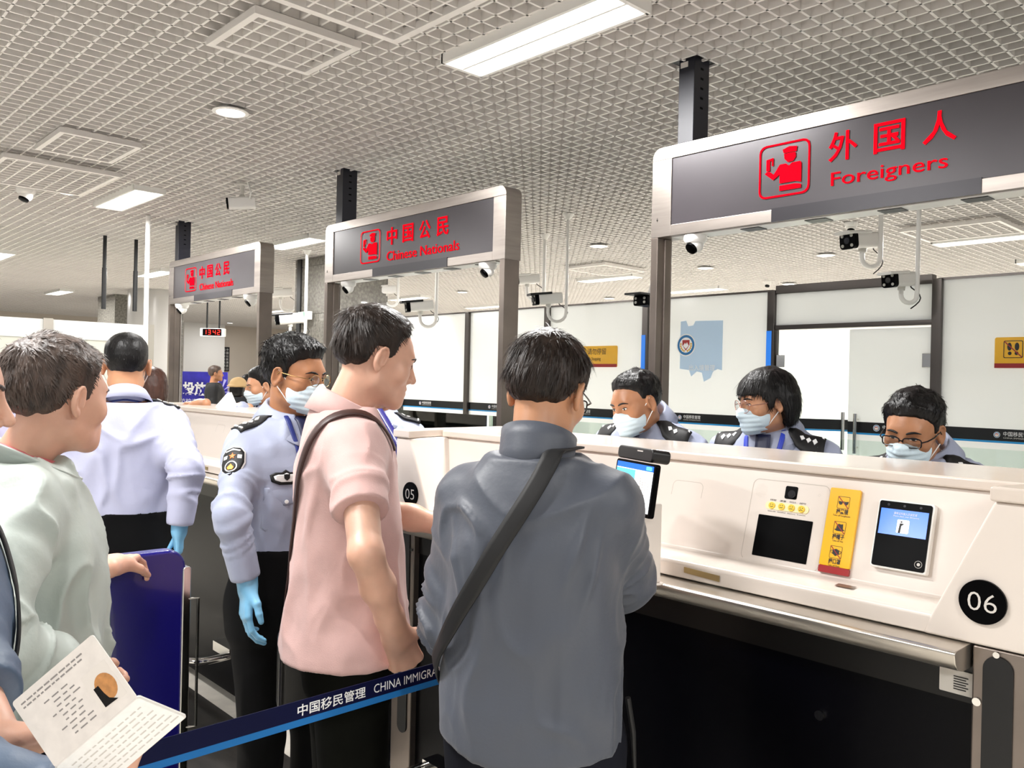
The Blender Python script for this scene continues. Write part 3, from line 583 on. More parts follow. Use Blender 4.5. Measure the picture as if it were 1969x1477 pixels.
# ------------------------------------------------------------------ surveillance cameras
CAM_W = mat('camera_white', 'e9e7e3', 0.3); CAM_G = mat('camera_grey', 'cfcdc6', 0.35)
HL = Vector((-CR.x, -CR.y, 0)).normalized()
def j_camera(x, y, zb, R, d, label, face='black', size=1.0, ztop=CEIL, thin=0.016):
    r = empty('surveillance_camera', (x, y, zb)); tag(r, label, 'security camera', 'bullet cameras on bent poles')
    path = [(x, y, ztop), (x, y, zb + R + 0.02)]
    for k in range(1, 9):
        a = PI * k / 8; c = Vector((x, y, zb + R)) + HL * R
        path.append(tuple(c - HL * R * math.cos(a) - Vector((0, 0, 1)) * R * math.sin(a)))
    top = Vector((x, y, zb + R)) + HL * 2 * R; path.append(tuple(top + Vector((0, 0, R * 0.7))))
    q = MB(); q.tube(path, thin, 10); p = q.build('bent_pole', CAM_W, r, smooth=True)
    q = MB(); q.lathe([(0.055, 0), (0.05, -0.012), (thin * 1.3, -0.05)], (x, y, ztop), n=16); q.build('flange', CAM_W, r, smooth=True)
    d = Vector(d).normalized(); c = top + Vector((0, 0, R * 0.7 + 0.055 * size)); s = d.cross(Vector((0, 0, 1))).normalized(); u = s.cross(d)
    def fn(a, b, w): return c + s * a * size + u * b * size + d * w * size
    q = MB(); q.prism(rrect(-0.042, 0.042, -0.04, 0.04, 0.022, 4), fn, -0.10, 0.085); b = q.build('body', CAM_W, r, bevel=0.004)
    q = MB(); q.prism(rrect(-0.044, 0.044, -0.042, 0.042, 0.02, 4), fn, 0.085, 0.115); fc = q.build('front_cap', BLACK_G, r)
    q = MB(); q.prism(rrect(-0.046, 0.046, 0.03, 0.047, 0.008, 3), fn, -0.02, 0.15); q.build('sun_hood', BLACK if face == 'hood' else CAM_W, r, bevel=0.002)
    q = MB(); q.prism(circ(0, 0, 0.016, 16), fn, 0.115, 0.119); q.build('lens', mat('lens_dark', '26262a', 0.08), fc)
    q = MB()
    for a in (-1, 1):
        for e_ in (-1, 1): q.prism(circ(a * 0.027, e_ * 0.024, 0.008, 12), fn, 0.115, 0.118)
    q.build('led_lamps', mat('ir_led', 'b8b6ae', 0.3) if face != 'blue' else mat('ir_led_blue', '3a80f0', 0.3, emit=0.4), fc)
    q = MB(); q.tube([c - u * 0.035 * size, top + Vector((0, 0, R * 0.6))], 0.02 * size, 10); q.build('bracket', CAM_G, r, smooth=True)
    q = MB(); pth = [c - d * 0.08 * size - u * 0.04 * size]
    for k in range(7): a = k / 6; pth.append(c - d * (0.09 + 0.03 * math.sin(a * PI)) * size - Vector((0, 0, 1)) * (0.05 + 0.12 * a) * size + HL * (-0.04 * math.sin(a * PI)))
    q.tube(pth, 0.004, 6); q.build('cable', BLACK, r)
    return r
def pole_at(px, py, Y): p = on_y(px, py, Y); return p.x, Y, p.z
DL = tuple(HL * 0.88 - Vector((CF.x, CF.y, 0)) * 0.5 + Vector((0, 0, -0.12)))
DL2 = tuple(HL * 0.95 - Vector((CF.x, CF.y, 0)) * 0.3 + Vector((0, 0, -0.12)))
for (px, py, Y, R, D, lab, f, sz) in ((1692, 514, 6.1, 0.066, DL, 'white camera with four lamps on a bent pole under the near sign', 'black', 1.45),
                                   (1763, 583, 5.40, 0.05, DL, 'grey camera with round lens on a thin pole beside the door', 'black', 1.1),
                                   (1045, 578, 6.0, 0.085, DL2, 'white camera on the thicker of two poles right of the middle gate', 'black', 1.2),
                                   (1088, 619, 5.40, 0.08, DL2, 'black hooded camera with blue lamps on the long pole right of middle gate', 'hood', 1.2),
                                   (765, 589, 6.3, 0.08, DL2, 'white camera on bent pole seen inside the middle gate, left one', 'black', 1.3),
                                   (838, 629, 5.45, 0.085, DL2, 'dark hooded camera low inside the middle gate, above the pink shirt man', 'hood', 1.35),
                                   (568, 600, 6.0, 0.11, DL2, 'white camera on bent pole right of the farthest gate', 'black', 1.6),
                                   (587, 652, 4.95, 0.09, DL2, 'black hooded camera beside the green exit sign', 'hood', 1.5)):
    x, y, z = pole_at(px, py, Y); j_camera(x, y, z, R, D, lab, f, sz, thin=0.014 if 'thin' in lab or 'long' in lab else 0.018)
def dome(c, r_, d, label, group='dome cameras'):
    r = empty('dome_camera', c); tag(r, label, 'security camera', group); c = Vector(c)
    q = MB(); q.lathe([(r_, 0), (r_ * 0.98, -r_ * 0.35), (r_ * 0.8, -r_ * 0.62), (r_ * 0.3, -r_ * 0.75)], c, n=24); q.build('base', CAM_W, r, smooth=True)
    d = Vector(d).normalized(); e = c - Vector((0, 0, r_ * 0.75))
    q = MB(); q.lathe([(r_ * 0.72 * math.sin(a), -r_ * 0.72 * math.cos(a)) for a in np.linspace(0.05, PI - 0.05, 12)], e, d, 20); b = q.build('eyeball', CAM_W, r, smooth=True)
    q = MB(); q.lathe([(r_ * 0.56, r_ * 0.42), (r_ * 0.5, r_ * 0.66), (r_ * 0.2, r_ * 0.72)], e, d, 20); l = q.build('lens_face', BLACK_G, b, smooth=True)
    return r
dd = (-0.2, -0.75, -0.65)
for (px, py, lab) in ((1337, 455, 'white dome camera under the left end of the near sign'), (670, 546, 'white dome camera under the left end of the middle sign'), (938, 506, 'white dome camera under the right end of the middle sign'),
                      (350, 586, 'white dome camera under the left end of the farthest sign'), (483, 566, 'white dome camera under the right end of the farthest sign')):
    p = on_y(px, py, 3.255); dome((p.x, 3.255, GZB - 0.004), 0.055 if px > 500 else 0.065, dd, lab)
for (px, py, lab, rr) in ((1637, 428, 'small white dome camera on the ceiling above the four lamp camera', 0.06), (1476, 540, 'tiny white dome camera on the ceiling by the glass wall', 0.06), (50, 362, 'white dome camera on the ceiling at the left edge', 0.075)):
    p = on_z(px, py, CEIL); dome((p.x, p.y, CEIL - 0.0), rr, (0.1, -0.4, -0.9), lab)
# ceiling bullet camera
p = on_z(466, 352, CEIL); r = empty('surveillance_camera', (p.x, p.y, CEIL)); tag(r, 'white bullet camera hanging straight from the ceiling left of the middle gate', 'security camera')
q = MB(); q.lathe([(0.045, 0), (0.045, -0.015), (0.015, -0.02), (0.015, -0.09), (0.03, -0.11)], p, n=16); q.build('stem', CAM_G, r)
c = p + Vector((0, 0, -0.155)); d = Vector(DL2).normalized(); s = d.cross(Vector((0, 0, 1))).normalized(); u = s.cross(d)
fn = lambda a, b, w: c + s * a + u * b + d * w
q = MB(); q.prism(rrect(-0.04, 0.04, -0.045, 0.045, 0.018), fn, -0.10, 0.10); b = q.build('body', CAM_W, r, bevel=0.006)
q = MB(); q.prism(rrect(-0.037, 0.037, -0.041, 0.041, 0.016), fn, 0.10, 0.115); f = q.build('front_cap', BLACK_G, r)
q = MB(); q.prism(circ(0, 0.01, 0.016, 14), fn, 0.115, 0.119); q.build('lens', CHROME, f)
q = MB(); q.tube([p + Vector((0.05, 0.02, 0)), p + Vector((0.09, 0.03, -0.08)), p + Vector((0.07, 0.03, -0.12)), c - d * 0.095], 0.006, 8); q.build('cable', WHITE_P, r, smooth=True)
# tiny camera on the near gate post
p = on_y(1240, 577, 5.0); r = empty('surveillance_camera', p); tag(r, 'black camera seen just left of the near gate post', 'security camera')
q = MB(); q.prism(rrect(p.x - 0.07, p.x + 0.06, p.z - 0.045, p.z + 0.03, 0.015), XZ, 4.95, 5.1); b = q.build('body', BLACK_G, r, bevel=0.004)
q = MB(); q.box(p.x - 0.085, p.x + 0.07, 4.86, 5.1, p.z + 0.03, p.z + 0.045); q.build('sun_hood', BLACK, r, bevel=0.003)
q = MB(); q.tube([(p.x, 5.05, p.z + 0.04), (p.x + 0.05, 5.05, p.z + 0.2), (p.x + 0.05, 5.05, CEIL)], 0.015, 10); q.build('pole', CAM_W, r, smooth=True)
q = MB()
for a in (-0.045, 0.035):
    for e_ in (-0.02, 0.01): q.prism(circ(p.x + a, p.z + e_, 0.01, 10), XZ, 4.945, 4.95)
q.build('led_lamps', mat('ir_led', 'b8b6ae', 0.3), b)
# blue lit edge strips on two wall posts
for k in (4, 5):
    q = MB(); x = XP[k]; q.box(x - 0.028, x + 0.012, YB - 0.034, YB - 0.0305, 0.4, 2.02)
    o = q.build('light_strip', mat('blue_strip', '2f7fe6', 0.3, emit=0.35)); tag(o, ['blue strip on the wall post beside the near gate post', 'blue strip on the wall post left of the glass doors'][k - 4], 'light strip', 'blue strips on wall posts')
# exit sign and cable duct on the column
r = empty('exit_sign', (-9.9, 5.25, 2.6)); tag(r, 'small green lit exit sign by the stone column', 'exit sign')
p = on_y(583, 607, 5.2)
q = MB(); q.box(p.x - 0.13, p.x + 0.13, 5.2, 5.25, p.z - 0.05, p.z + 0.05); q.build('casing', WHITE_P, r)
q = MB(); q.box(p.x - 0.12, p.x + 0.10, 5.195, 5.199, p.z - 0.042, p.z + 0.042); g = q.build('lit_face', mat('exit_green', '35c45a', 0.4, emit=1.2), r)
q = MB(); q.prism([(p.x - 0.08, p.z - 0.03), (p.x - 0.05, p.z - 0.03), (p.x - 0.03, p.z + 0.0), (p.x - 0.01, p.z - 0.03), (p.x + 0.01, p.z - 0.03), (p.x - 0.02, p.z + 0.02), (p.x - 0.05, p.z + 0.025)], XZ, 5.192, 5.195); q.prism(circ(p.x - 0.02, p.z + 0.033, 0.009, 10), XZ, 5.192, 5.195); q.build('running_symbol', INK_W, g)
q = MB(); q.tube([(p.x, 5.22, p.z + 0.05), (p.x, 5.22, CEIL)], 0.008, 8); q.build('hanger', WHITE_P, r)
q = MB(); a = on_y(574, 520, 5.3); b = on_y(581, 520, 5.3); q.box(a.x, b.x, 5.28, 5.36, 1.9, CEIL); o = q.build('cable_duct', BLACK); tag(o, 'black cable duct running up beside the stone column', 'cable duct')

# hanging clock
p = at_d(408, 639, 13.5); r = empty('digital_clock', p); tag(r, 'hanging white digital clock with red digits 13 42', 'clock')
s = Vector((CR.x, CR.y, 0)).normalized(); n = Vector((CF.x, CF.y, 0)).normalized()
fnc = lambda a, b, w: p + s * a + Vector((0, 0, 1)) * b + n * w
q = MB(); q.prism(rrect(-0.195, 0.195, -0.065, 0.065, 0.012), fnc, 0, 0.08); cb = q.build('casing', WHITE_P, r)
q = MB(); q.prism(rrect(-0.155, 0.15, -0.055, 0.055, 0.006), fnc, -0.004, -0.001); fc = q.build('face', BLACK_G, r)
SEG = {'1': 'bc', '3': 'abgcd', '4': 'fgbc', '2': 'abged'}
q = MB()
def seg7(ch, cx):
    w, h, t = 0.019, 0.034, 0.011
    L = {'a': (-w, w, h - t / 2, h + t / 2), 'g': (-w, w, -t / 2, t / 2), 'd': (-w, w, -h - t / 2, -h + t / 2), 'f': (-w - t / 2, -w + t / 2, 0, h), 'b': (w - t / 2, w + t / 2, 0, h), 'e': (-w - t / 2, -w + t / 2, -h, 0), 'c': (w - t / 2, w + t / 2, -h, 0)}
    for c in SEG[ch]: a, b, e, f = L[c]; q.prism([(cx + a, e), (cx + b, e), (cx + b, f), (cx + a, f)], fnc, -0.007, -0.005)
for ch, cx in zip('1342', (-0.115, -0.045, 0.035, 0.105)): seg7(ch, cx)
q.build('digits', LED_W, fc)
for a in (-0.1, 0.1):
    q = MB(); q.tube([fnc(a, 0.065, 0.04), tuple(Vector(fnc(a, 0.065, 0.04)) * 1.0 + Vector((0, 0, 0.62)))], 0.014, 8); q.build('rod', BLACK, r)
q = MB(); q.tube([fnc(-0.1, 0.66, 0.04), tuple(Vector((fnc(-0.1, 0, 0.04).x, fnc(-0.1, 0, 0.04).y, CEIL)))], 0.014, 8); q.tube([fnc(0.1, 0.66, 0.04), tuple(Vector((fnc(0.1, 0, 0.04).x, fnc(0.1, 0, 0.04).y, CEIL)))], 0.014, 8); q.build('upper_rod', BLACK, r)
# thin white pole, left; black rods over the partition
p = on_z(283, 508, CEIL) ; p = at_d(283, 508, 7.9)
r = empty('white_pole', (p.x, p.y, 0)); tag(r, 'thin white pole rising to the ceiling behind the white shirt officer', 'pole')
q = MB(); q.tube([(p.x, p.y, 0), (p.x, p.y, CEIL)], 0.022, 10); q.build('shaft', WHITE_P, r, smooth=True)
for px, lab in ((199, 'black hanging rod above the partition, left one'), (259, 'black hanging rod above the partition, right one')):
    a = on_x(px, 600, -9.7); q = MB(); q.tube([(a.x, a.y, 2.3), (a.x, a.y, CEIL - 0.35)], 0.025, 8); q.tube([(a.x, a.y, CEIL - 0.35), (a.x, a.y, CEIL)], 0.02, 8); o = q.build('hanging_rod', BLACK); tag(o, lab, 'rod', 'black rods over the partition')
# far posters
def poster(px0, px1, py0, py1, D, label, m, floor=False):
    if D is None: return wall_board(px0, px1, py0, py1, label, m)
    a, b, c_, d_ = (at_d(px0, py1, D), at_d(px1, py1, D), at_d(px1, py0, D), at_d(px0, py0, D)); c = (a + c_) / 2; r = empty('poster', c); tag(r, label, 'poster')
    z0, z1 = (0.0 if floor else min(a.z, b.z)), max(c_.z, d_.z); hw = (b - a).length / 2; nn = Vector((CF.x, CF.y, 0)).normalized(); ss = Vector((CR.x, CR.y, 0)).normalized()
    f = lambda u, v, w: Vector((c.x, c.y, 0)) + ss * u + Vector((0, 0, v)) + nn * w
    q = MB(); q.prism([(-hw, z0), (hw, z0), (hw, z1), (-hw, z1)], f, 0, 0.05); q.build('board', m, r); return r, f, hw, z0, z1, ss
def wall_board(px0, px1, py0, py1, label, m):
    a, b = on_x(px0, py0, -23.96), on_x(px1, py1, -23.96); r = empty('notice_board', (a + b) / 2); tag(r, label, 'board')
    f = lambda u, v, w: Vector((-23.94 - w, (a.y + b.y) / 2 + u, v)); hw = abs(b.y - a.y) / 2
    q = MB(); q.prism([(-hw, b.z), (hw, b.z), (hw, a.z), (-hw, a.z)], f, 0, 0.04); q.build('board', m, r); return r, f, hw, b.z, a.z, Vector((0, 1, 0))
VIO = mat('violet_poster', '3a35a8', 0.4, noise=0.35, nscale=3)
r, f, hw, z0, z1, ss = poster(292, 436, 716, 790, 19.0, 'long violet blue poster board with white writing standing at the far wall', VIO, floor=True)
text_mesh('lettering', '文明 投放', 0.3, INK_W, r, f(-0.75, z1 - 0.50, -0.02), ss, (0, 0, 1), bold=0.012, width=1.15)
text_mesh('lettering', '出入境边防检查', 0.1, INK_W, r, f(-0.75, z1 - 0.70, -0.02), ss, (0, 0, 1), width=0.95)
for cx in (-0.80 * hw, 0.85 * hw):
    q = MB()
    for k in range(10):
        a = 2 * PI * k / 10; q.prism([(cx + .05 * math.cos(a), (z1 - .45) + .05 * math.sin(a)), (cx + .3 * math.cos(a - .1), (z1 - .45) + .3 * math.sin(a - .1)), (cx + .3 * math.cos(a + .1), (z1 - .45) + .3 * math.sin(a + .1))], f, -0.02, -0.01)
    q.build('white_flower', mat('pale_violet_print', 'b9b6f0', 0.5), r)
r, f, hw, z0, z1, ss = poster(426, 440, 667, 714, None, 'tall black vertical sign board with white characters on the far wall', mat('black_board', '14151c', 0.4))
for k, ch in enumerate('边防检查站通道'): text_mesh('lettering', ch, 0.08, INK_W, r, f(-0.09, z1 - 0.11 - k * 0.095, -0.01), ss, (0, 0, 1))
for k, ch in enumerate('中国公民通道口'): text_mesh('lettering', ch, 0.08, INK_W, r, f(0.01, z1 - 0.11 - k * 0.095, -0.01), ss, (0, 0, 1))
r, f, hw, z0, z1, ss = poster(548, 582, 655, 712, None, 'black framed sign board behind the standing officer with glasses', mat('black_board', '14151c', 0.4))
text_mesh('lettering', '须知', 0.1, INK_W, r, f(-0.14, z1 - 0.15, -0.01), ss, (0, 0, 1))

# ------------------------------------------------------------------ queue furniture
# blue divider panel under the green jacket man's hand
def divider(x, y0, y1, z1, label, th=0.055):
    r = empty('queue_barrier', (x, (y0 + y1) / 2, 0)); tag(r, label, 'barrier', 'blue barrier panels')
    q = MB(); q.prism(rrect(y0, y1, 0.05, z1, 0.05, 6, (0, 0, 1, 1)), YZ, x - th / 2, x + th / 2); q.build('panel', NAVY_B, r, bevel=0.010, seg=3)
    q = MB(); q.prism(rrect(y1 - 0.012, y1 + 0.012, 0.02, z1 - 0.05, 0.008), YZ, x - th / 2 - 0.006, x + th / 2 + 0.006); q.build('end_trim', CHROME, r, bevel=0.003)
    q = MB(); q.tube([(x + th / 2, y1 + 0.0, z1 - 0.14), (x + th / 2 + 0.012, y1 + 0.03, z1 - 0.14), (x + th / 2 + 0.012, y1 + 0.03, z1 - 0.50), (x + th / 2, y1, z1 - 0.50)], 0.004, 8); q.build('wire_handle', CHROME, r, smooth=True)
    return r
divider(-2.346, 0.12, 0.945, 1.115, 'glossy navy blue barrier panel under the hand of the man in green jacket')
# lane gate flap between the booths
r = empty('lane_flap', (-2.6, 1.90, 0)); tag(r, 'navy blue lane flap with slanted top beside badge 05, behind the pink shirt', 'lane gate')
p0, p1 = on_y(722, 800, 1.92), on_y(772, 872, 1.92)
q = MB(); q.prism([(p0.x, 0.4), (p1.x, 0.4), (p1.x, 1.345), (p1.x - 0.012, 1.36), (p0.x + 0.03, 1.485), (p0.x, 1.47)], XZ, 1.90, 1.935); q.build('flap_panel', NAVY_B, r, bevel=0.006)
q = MB(); q.box(p1.x - 0.004, p1.x + 0.006, 1.90, 1.94, 0.1, 1.41); q.build('hinge_post', BLACK, r)
# retractable belt
bl, br = at_d(262, 1444, 1.46), at_d(905, 1292, 2.0)
bl.z = br.z = 0.925
bdir = (br - bl).normalized(); bx = Vector((bdir.x, bdir.y, 0)).normalized(); bn = Vector((bx.y, -bx.x, 0))
start = bl - bx * 0.06
r = empty('retractable_belt', start); tag(r, 'navy queue belt with white lettering in front of the pink shirt man', 'belt barrier')
L = (br - start).length
fb = lambda u, v, w: start + bx * u + Vector((0, 0, v)) + bn * w
q = MB(); q.prism([(0, -0.012), (L, -0.012), (L, 0.026), (0, 0.026)], fb, -0.001, 0.001); be = q.build('webbing', mat('belt_navy', '050a33', 0.6, spec=0.15), r)
q = MB(); q.prism([(0, -0.026), (L, -0.026), (L, -0.012), (0, -0.012)], fb, -0.0011, 0.0011); q.build('light_blue_edge', mat('belt_light_blue', '2470b4', 0.6, spec=0.15), r)
BT = {'a': 0, 'b': 0}
t0 = 0.0
def belt_u(px): # distance along the belt under a picture column
    d = ray(px, 1340); n = bn; k = ((start - EYE).dot(n)) / d.dot(n); return (EYE + d * k - start).dot(bx)
text_mesh('lettering', '中国移民管理', 0.03, INK_W, be, fb(belt_u(572), -0.006, 0.0016), bx, (0, 0, 1), bold=0.0004, width=belt_u(702) - belt_u(572), height=0.024)
text_mesh('lettering', 'CHINA IMMIGRATION', 0.03, INK_W, be, fb(belt_u(718), -0.003, 0.0016), bx, (0, 0, 1), width=(belt_u(838) - belt_u(718)) * 1.32, height=0.019)
for nm, pt, lab in (('belt_post', br + bx * 0.03, 'black belt post hidden by the grey jacket man'), ('belt_post', start - bx * 0.03, 'black belt post hidden behind the hands with the passport')):
    q = MB(); q.lathe([(0.13, 0), (0.13, 0.012), (0.03, 0.03)], (pt.x, pt.y, 0), n=32); q.lathe([(0.03, 0.03), (0.03, 0.96), (0.02, 0.97)], (pt.x, pt.y, 0), n=20); o = q.build('belt_post', BLACK, smooth=True); tag(o, lab, 'post', 'belt posts')
# dark mat on the floor
q = MB(); q.box(-4.6, -2.9, 1.15, 1.74, 0.0, 0.012); o = q.build('floor_mat', mat('dark_mat', '2e2b28', 0.6, noise=0.4, nscale=6, stretch=(1, 4, 1))); tag(o, 'dark floor mat in front of the second counter', 'mat')
# ------------------------------------------------------------------ people: distance fields meshed into smooth surfaces
f32 = np.float32
def V3(*a): return np.array(a, f32)
def smin(a, b, k):
    if k <= 0: return np.minimum(a, b)
    h = np.clip(0.5 + 0.5 * (b - a) / k, 0, 1); return b + (a - b) * h - k * h * (1 - h)
def smax(a, b, k): return -smin(-a, -b, k)
def cap(P, a, b, ra, rb=None):
    rb = ra if rb is None else rb; a = np.asarray(a, f32); b = np.asarray(b, f32); ab = b - a; L = float(ab @ ab) + 1e-9
    t = np.clip(((P - a) @ ab) / L, 0, 1); q = P - a - t[:, None] * ab
    return np.sqrt((q * q).sum(1)) - (ra + (rb - ra) * t)
def ell(P, c, r, R=None):
    Q = P - np.asarray(c, f32)
    if R is not None: Q = Q @ np.asarray(R, f32)
    r = np.asarray(r, f32); k0 = np.sqrt(((Q / r) ** 2).sum(1)); k1 = np.sqrt(((Q / (r * r)) ** 2).sum(1)) + 1e-9
    return k0 * (k0 - 1) / k1
def union(P, prims):
    d = None
    for fn, k in prims:
        e = fn(P); d = e if d is None else smin(d, e, k)
    return d
def rotm(yaw=0, pitch=0, roll=0):
    """columns: right, forward, up.  yaw turns left (about z), pitch tips the face down, roll tips the head to its right"""
    return np.array(Matrix.Rotation(yaw, 3, 'Z') @ Matrix.Rotation(-pitch, 3, 'X') @ Matrix.Rotation(roll, 3, 'Y'), f32)
def _hash(i, j, k):
    n = (i * 374761393 + j * 668265263 + k * 2147483647 + 1013904223) & 0xFFFFFFFF
    n = ((n ^ (n >> 13)) * 1274126177) & 0xFFFFFFFF; n = n ^ (n >> 16); return (n & 0xFFFF).astype(f32) / 65535.0
def vnoise(P):
    F = np.floor(P); I = F.astype(np.int64); t = (P - F).astype(f32); t = t * t * (3 - 2 * t); r = 0
    for a in (0, 1):
        for b in (0, 1):
            for c in (0, 1):
                w = (t[:, 0] if a else 1 - t[:, 0]) * (t[:, 1] if b else 1 - t[:, 1]) * (t[:, 2] if c else 1 - t[:, 2])
                r = r + w * _hash(I[:, 0] + a, I[:, 1] + b, I[:, 2] + c)
    return r
def ridge(n): return 1 - np.abs(2 * n - 1)

_E = [(0, 1), (2, 3), (4, 5), (6, 7), (0, 2), (1, 3), (4, 6), (5, 7), (0, 4), (1, 5), (2, 6), (3, 7)]
def sdf_mesh(f, lo, hi, h, B=4):
    lo = np.asarray(lo, float); n = (np.ceil((np.asarray(hi) - lo) / (h * B)).astype(int)) * B; nb = n // B
    ax = [lo[i] + (np.arange(nb[i]) + 0.5) * B * h for i in range(3)]
    C = np.stack(np.meshgrid(*ax, indexing='ij'), -1).reshape(-1, 3).astype(f32)
    dc = f(C).reshape(nb); act = np.abs(dc) < 1.45 * B * h
    idx = [np.minimum(np.arange(n[i] + 1) // B, nb[i] - 1) for i in range(3)]
    A = act[np.ix_(*idx)]; D = dc[np.ix_(*idx)].astype(f32)
    I = np.argwhere(A); Pp = (lo + I * h).astype(f32)
    vals = np.concatenate([f(Pp[i:i + 200000]) for i in range(0, len(Pp), 200000)]) if len(Pp) else np.zeros(0, f32)
    D[A] = vals
    S = D < 0
    cnt = np.zeros(tuple(n), np.int8)
    for a in (0, 1):
        for b in (0, 1):
            for c in (0, 1): cnt += S[a:n[0] + a, b:n[1] + b, c:n[2] + c]
    cells = np.argwhere((cnt > 0) & (cnt < 8)); vid = -np.ones(tuple(n), np.int64); vid[tuple(cells.T)] = np.arange(len(cells))
    cor = [(a, b, c) for a in (0, 1) for b in (0, 1) for c in (0, 1)]
    cv = np.stack([D[cells[:, 0] + a, cells[:, 1] + b, cells[:, 2] + c] for a, b, c in cor], 1); cp = np.array(cor, f32)
    acc = np.zeros((len(cells), 3), f32); num = np.zeros(len(cells), f32)
    for i, j in _E:
        m = (cv[:, i] < 0) != (cv[:, j] < 0); t = np.where(m, cv[:, i] / (cv[:, i] - cv[:, j] + 1e-12), 0)[:, None]
        acc += np.where(m[:, None], cp[i] + (cp[j] - cp[i]) * t, 0); num += m
    V = lo + (cells + acc / num[:, None]) * h; faces = []
    for axn in range(3):
        s0 = [slice(None)] * 3; s1 = [slice(None)] * 3; s0[axn] = slice(0, n[axn]); s1[axn] = slice(1, n[axn] + 1)
        e = np.argwhere(S[tuple(s0)] != S[tuple(s1)]); u, v = [(1, 2), (2, 0), (0, 1)][axn]
        e = e[(e[:, u] > 0) & (e[:, v] > 0) & (e[:, u] < n[u]) & (e[:, v] < n[v])]
        flip = S[tuple(s0)][tuple(e.T)]; q = []
        for du, dv in ((1, 1), (0, 1), (0, 0), (1, 0)):
            g = e.copy(); g[:, u] -= du; g[:, v] -= dv; q.append(vid[tuple(g.T)])
        q = np.stack(q, 1); q[~flip] = q[~flip][:, ::-1]; faces.append(q[(q >= 0).all(1)])
    return V.astype(f32), np.concatenate(faces)
def vnormals(V, Fq):
    a, b, c, d = (V[Fq[:, i]] for i in range(4)); n = np.cross(c - a, d - b); N = np.zeros_like(V)
    for i in range(4): np.add.at(N, Fq[:, i], n)
    return N / (np.linalg.norm(N, axis=1, keepdims=True) + 1e-9)
def smooth_mesh(V, Fq, it=1, w=0.5):
    for _ in range(it):
        A = np.zeros_like(V); c = np.zeros(len(V), f32)
        for i in range(4):
            j = Fq[:, i]
            for k in (1, 3): np.add.at(A, j, V[Fq[:, (i + k) % 4]]); np.add.at(c, j, 1)
        V = V * (1 - w) + w * A / np.maximum(c, 1)[:, None]
    return V.astype(f32)
def mk_mesh(name, V, Fq, mats_, mi=None, parent=None):
    me = bpy.data.meshes.new(name); nv, nf = len(V), len(Fq); k = Fq.shape[1] if nf else 4
    me.vertices.add(nv); me.vertices.foreach_set('co', np.asarray(V, f32).ravel()); me.loops.add(nf * k); me.loops.foreach_set('vertex_index', Fq.astype(np.int32).ravel())
    me.polygons.add(nf); me.polygons.foreach_set('loop_start', np.arange(0, nf * k, k, dtype=np.int32)); me.polygons.foreach_set('loop_total', np.full(nf, k, np.int32))
    me.polygons.foreach_set('use_smooth', np.ones(nf, bool))
    for m in (mats_ if isinstance(mats_, (list, tuple)) else [mats_]): me.materials.append(m)
    if mi is not None: me.polygons.foreach_set('material_index', np.asarray(mi, np.int32))
    me.update(); me.validate()
    o = bpy.data.objects.new(name, me); COL.objects.link(o)
    if parent is not None: o.parent = parent
    return o
def march(f, O, Dv, steps=40, maxd=0.6):
    O = np.asarray(O, f32).reshape(-1, 3); Dv = np.broadcast_to(np.asarray(Dv, f32), O.shape); t = np.zeros(len(O), f32)
    for _ in range(steps): t = np.minimum(t + f(O + Dv * t[:, None]) * 0.7, maxd)
    return O + Dv * t[:, None]

# materials for people
SKIN = mat('skin_tan', 'c08c6a', 0.42, sss=0.15, noise=0.05, nscale=25, bump=0.05, bscale=300)
SKIN_R = mat('skin_rosy', 'd3a48d', 0.42, sss=0.15, noise=0.06, nscale=25, bump=0.05, bscale=300)
SKIN_D = mat('skin_brown', 'a97654', 0.42, sss=0.12, noise=0.05, nscale=25, bump=0.05, bscale=300)
LIP = mat('lips', 'b0675a', 0.4); EYE_W = mat('eye_white', 'e8e2da', 0.2); IRIS = mat('iris_dark', '1a0f0a', 0.1); LASH = mat('lash_dark', '140d0a', 0.6)
HAIR_K = mat('hair_black', '0b0909', 0.42, noise=0.3, nscale=60, bump=0.5, bscale=160, stretch=(1, 1, 0.3), spec=0.3)
HAIR_B = mat('hair_dark_brown', '261d18', 0.42, spec=0.3, noise=0.4, nscale=60, bump=0.5, bscale=160, stretch=(1, 1, 0.3))
HAIR_G = mat('hair_greying_brown', '43352d', 0.5, noise=0.55, nscale=50, bump=0.5, bscale=160, stretch=(1, 1, 0.3))
HAIR_W = mat('hair_white', 'e6dfd6', 0.5, noise=0.1, nscale=50, bump=0.4, bscale=160)
HAIR_A = mat('hair_auburn', '4a2f26', 0.4, noise=0.3, nscale=50, bump=0.4, bscale=160, stretch=(1, 1, 0.3))
SHIRT_U = mat('uniform_shirt_blue', '9ca3ba', 0.6, noise=0.03, nscale=6, bump=0.15, bscale=90, sheen=0.1)
SHIRT_W = mat('pale_lilac_shirt', 'b0b2ca', 0.6, noise=0.03, nscale=6, bump=0.15, bscale=90)
PINK = mat('pink_polo', 'cda8a3', 0.7, noise=0.04, nscale=30, bump=0.2, bscale=400, sheen=0.2)
GREY_J = mat('slate_jacket', '484d58', 0.48, noise=0.04, nscale=5, bump=0.12, bscale=120, sheen=0.15)
GREEN_J = mat('pale_green_jacket', 'adb6b0', 0.5, noise=0.04, nscale=5, bump=0.15, bscale=100)
GREEN_D = mat('green_jacket_trim', '4d6660', 0.5)
BLACK_C = mat('black_cloth', '050506', 0.85, spec=0.15); OLIVE = mat('dark_olive_cloth', '0b0c08', 0.9, spec=0.1, noise=0.15, nscale=20); INDIGO = mat('indigo_trousers', '0e101a', 0.85, spec=0.2)
EPAUL = mat('epaulette_black', '08080b', 0.6); SILVER = mat('silver_thread', 'f0f0f0', 0.35)
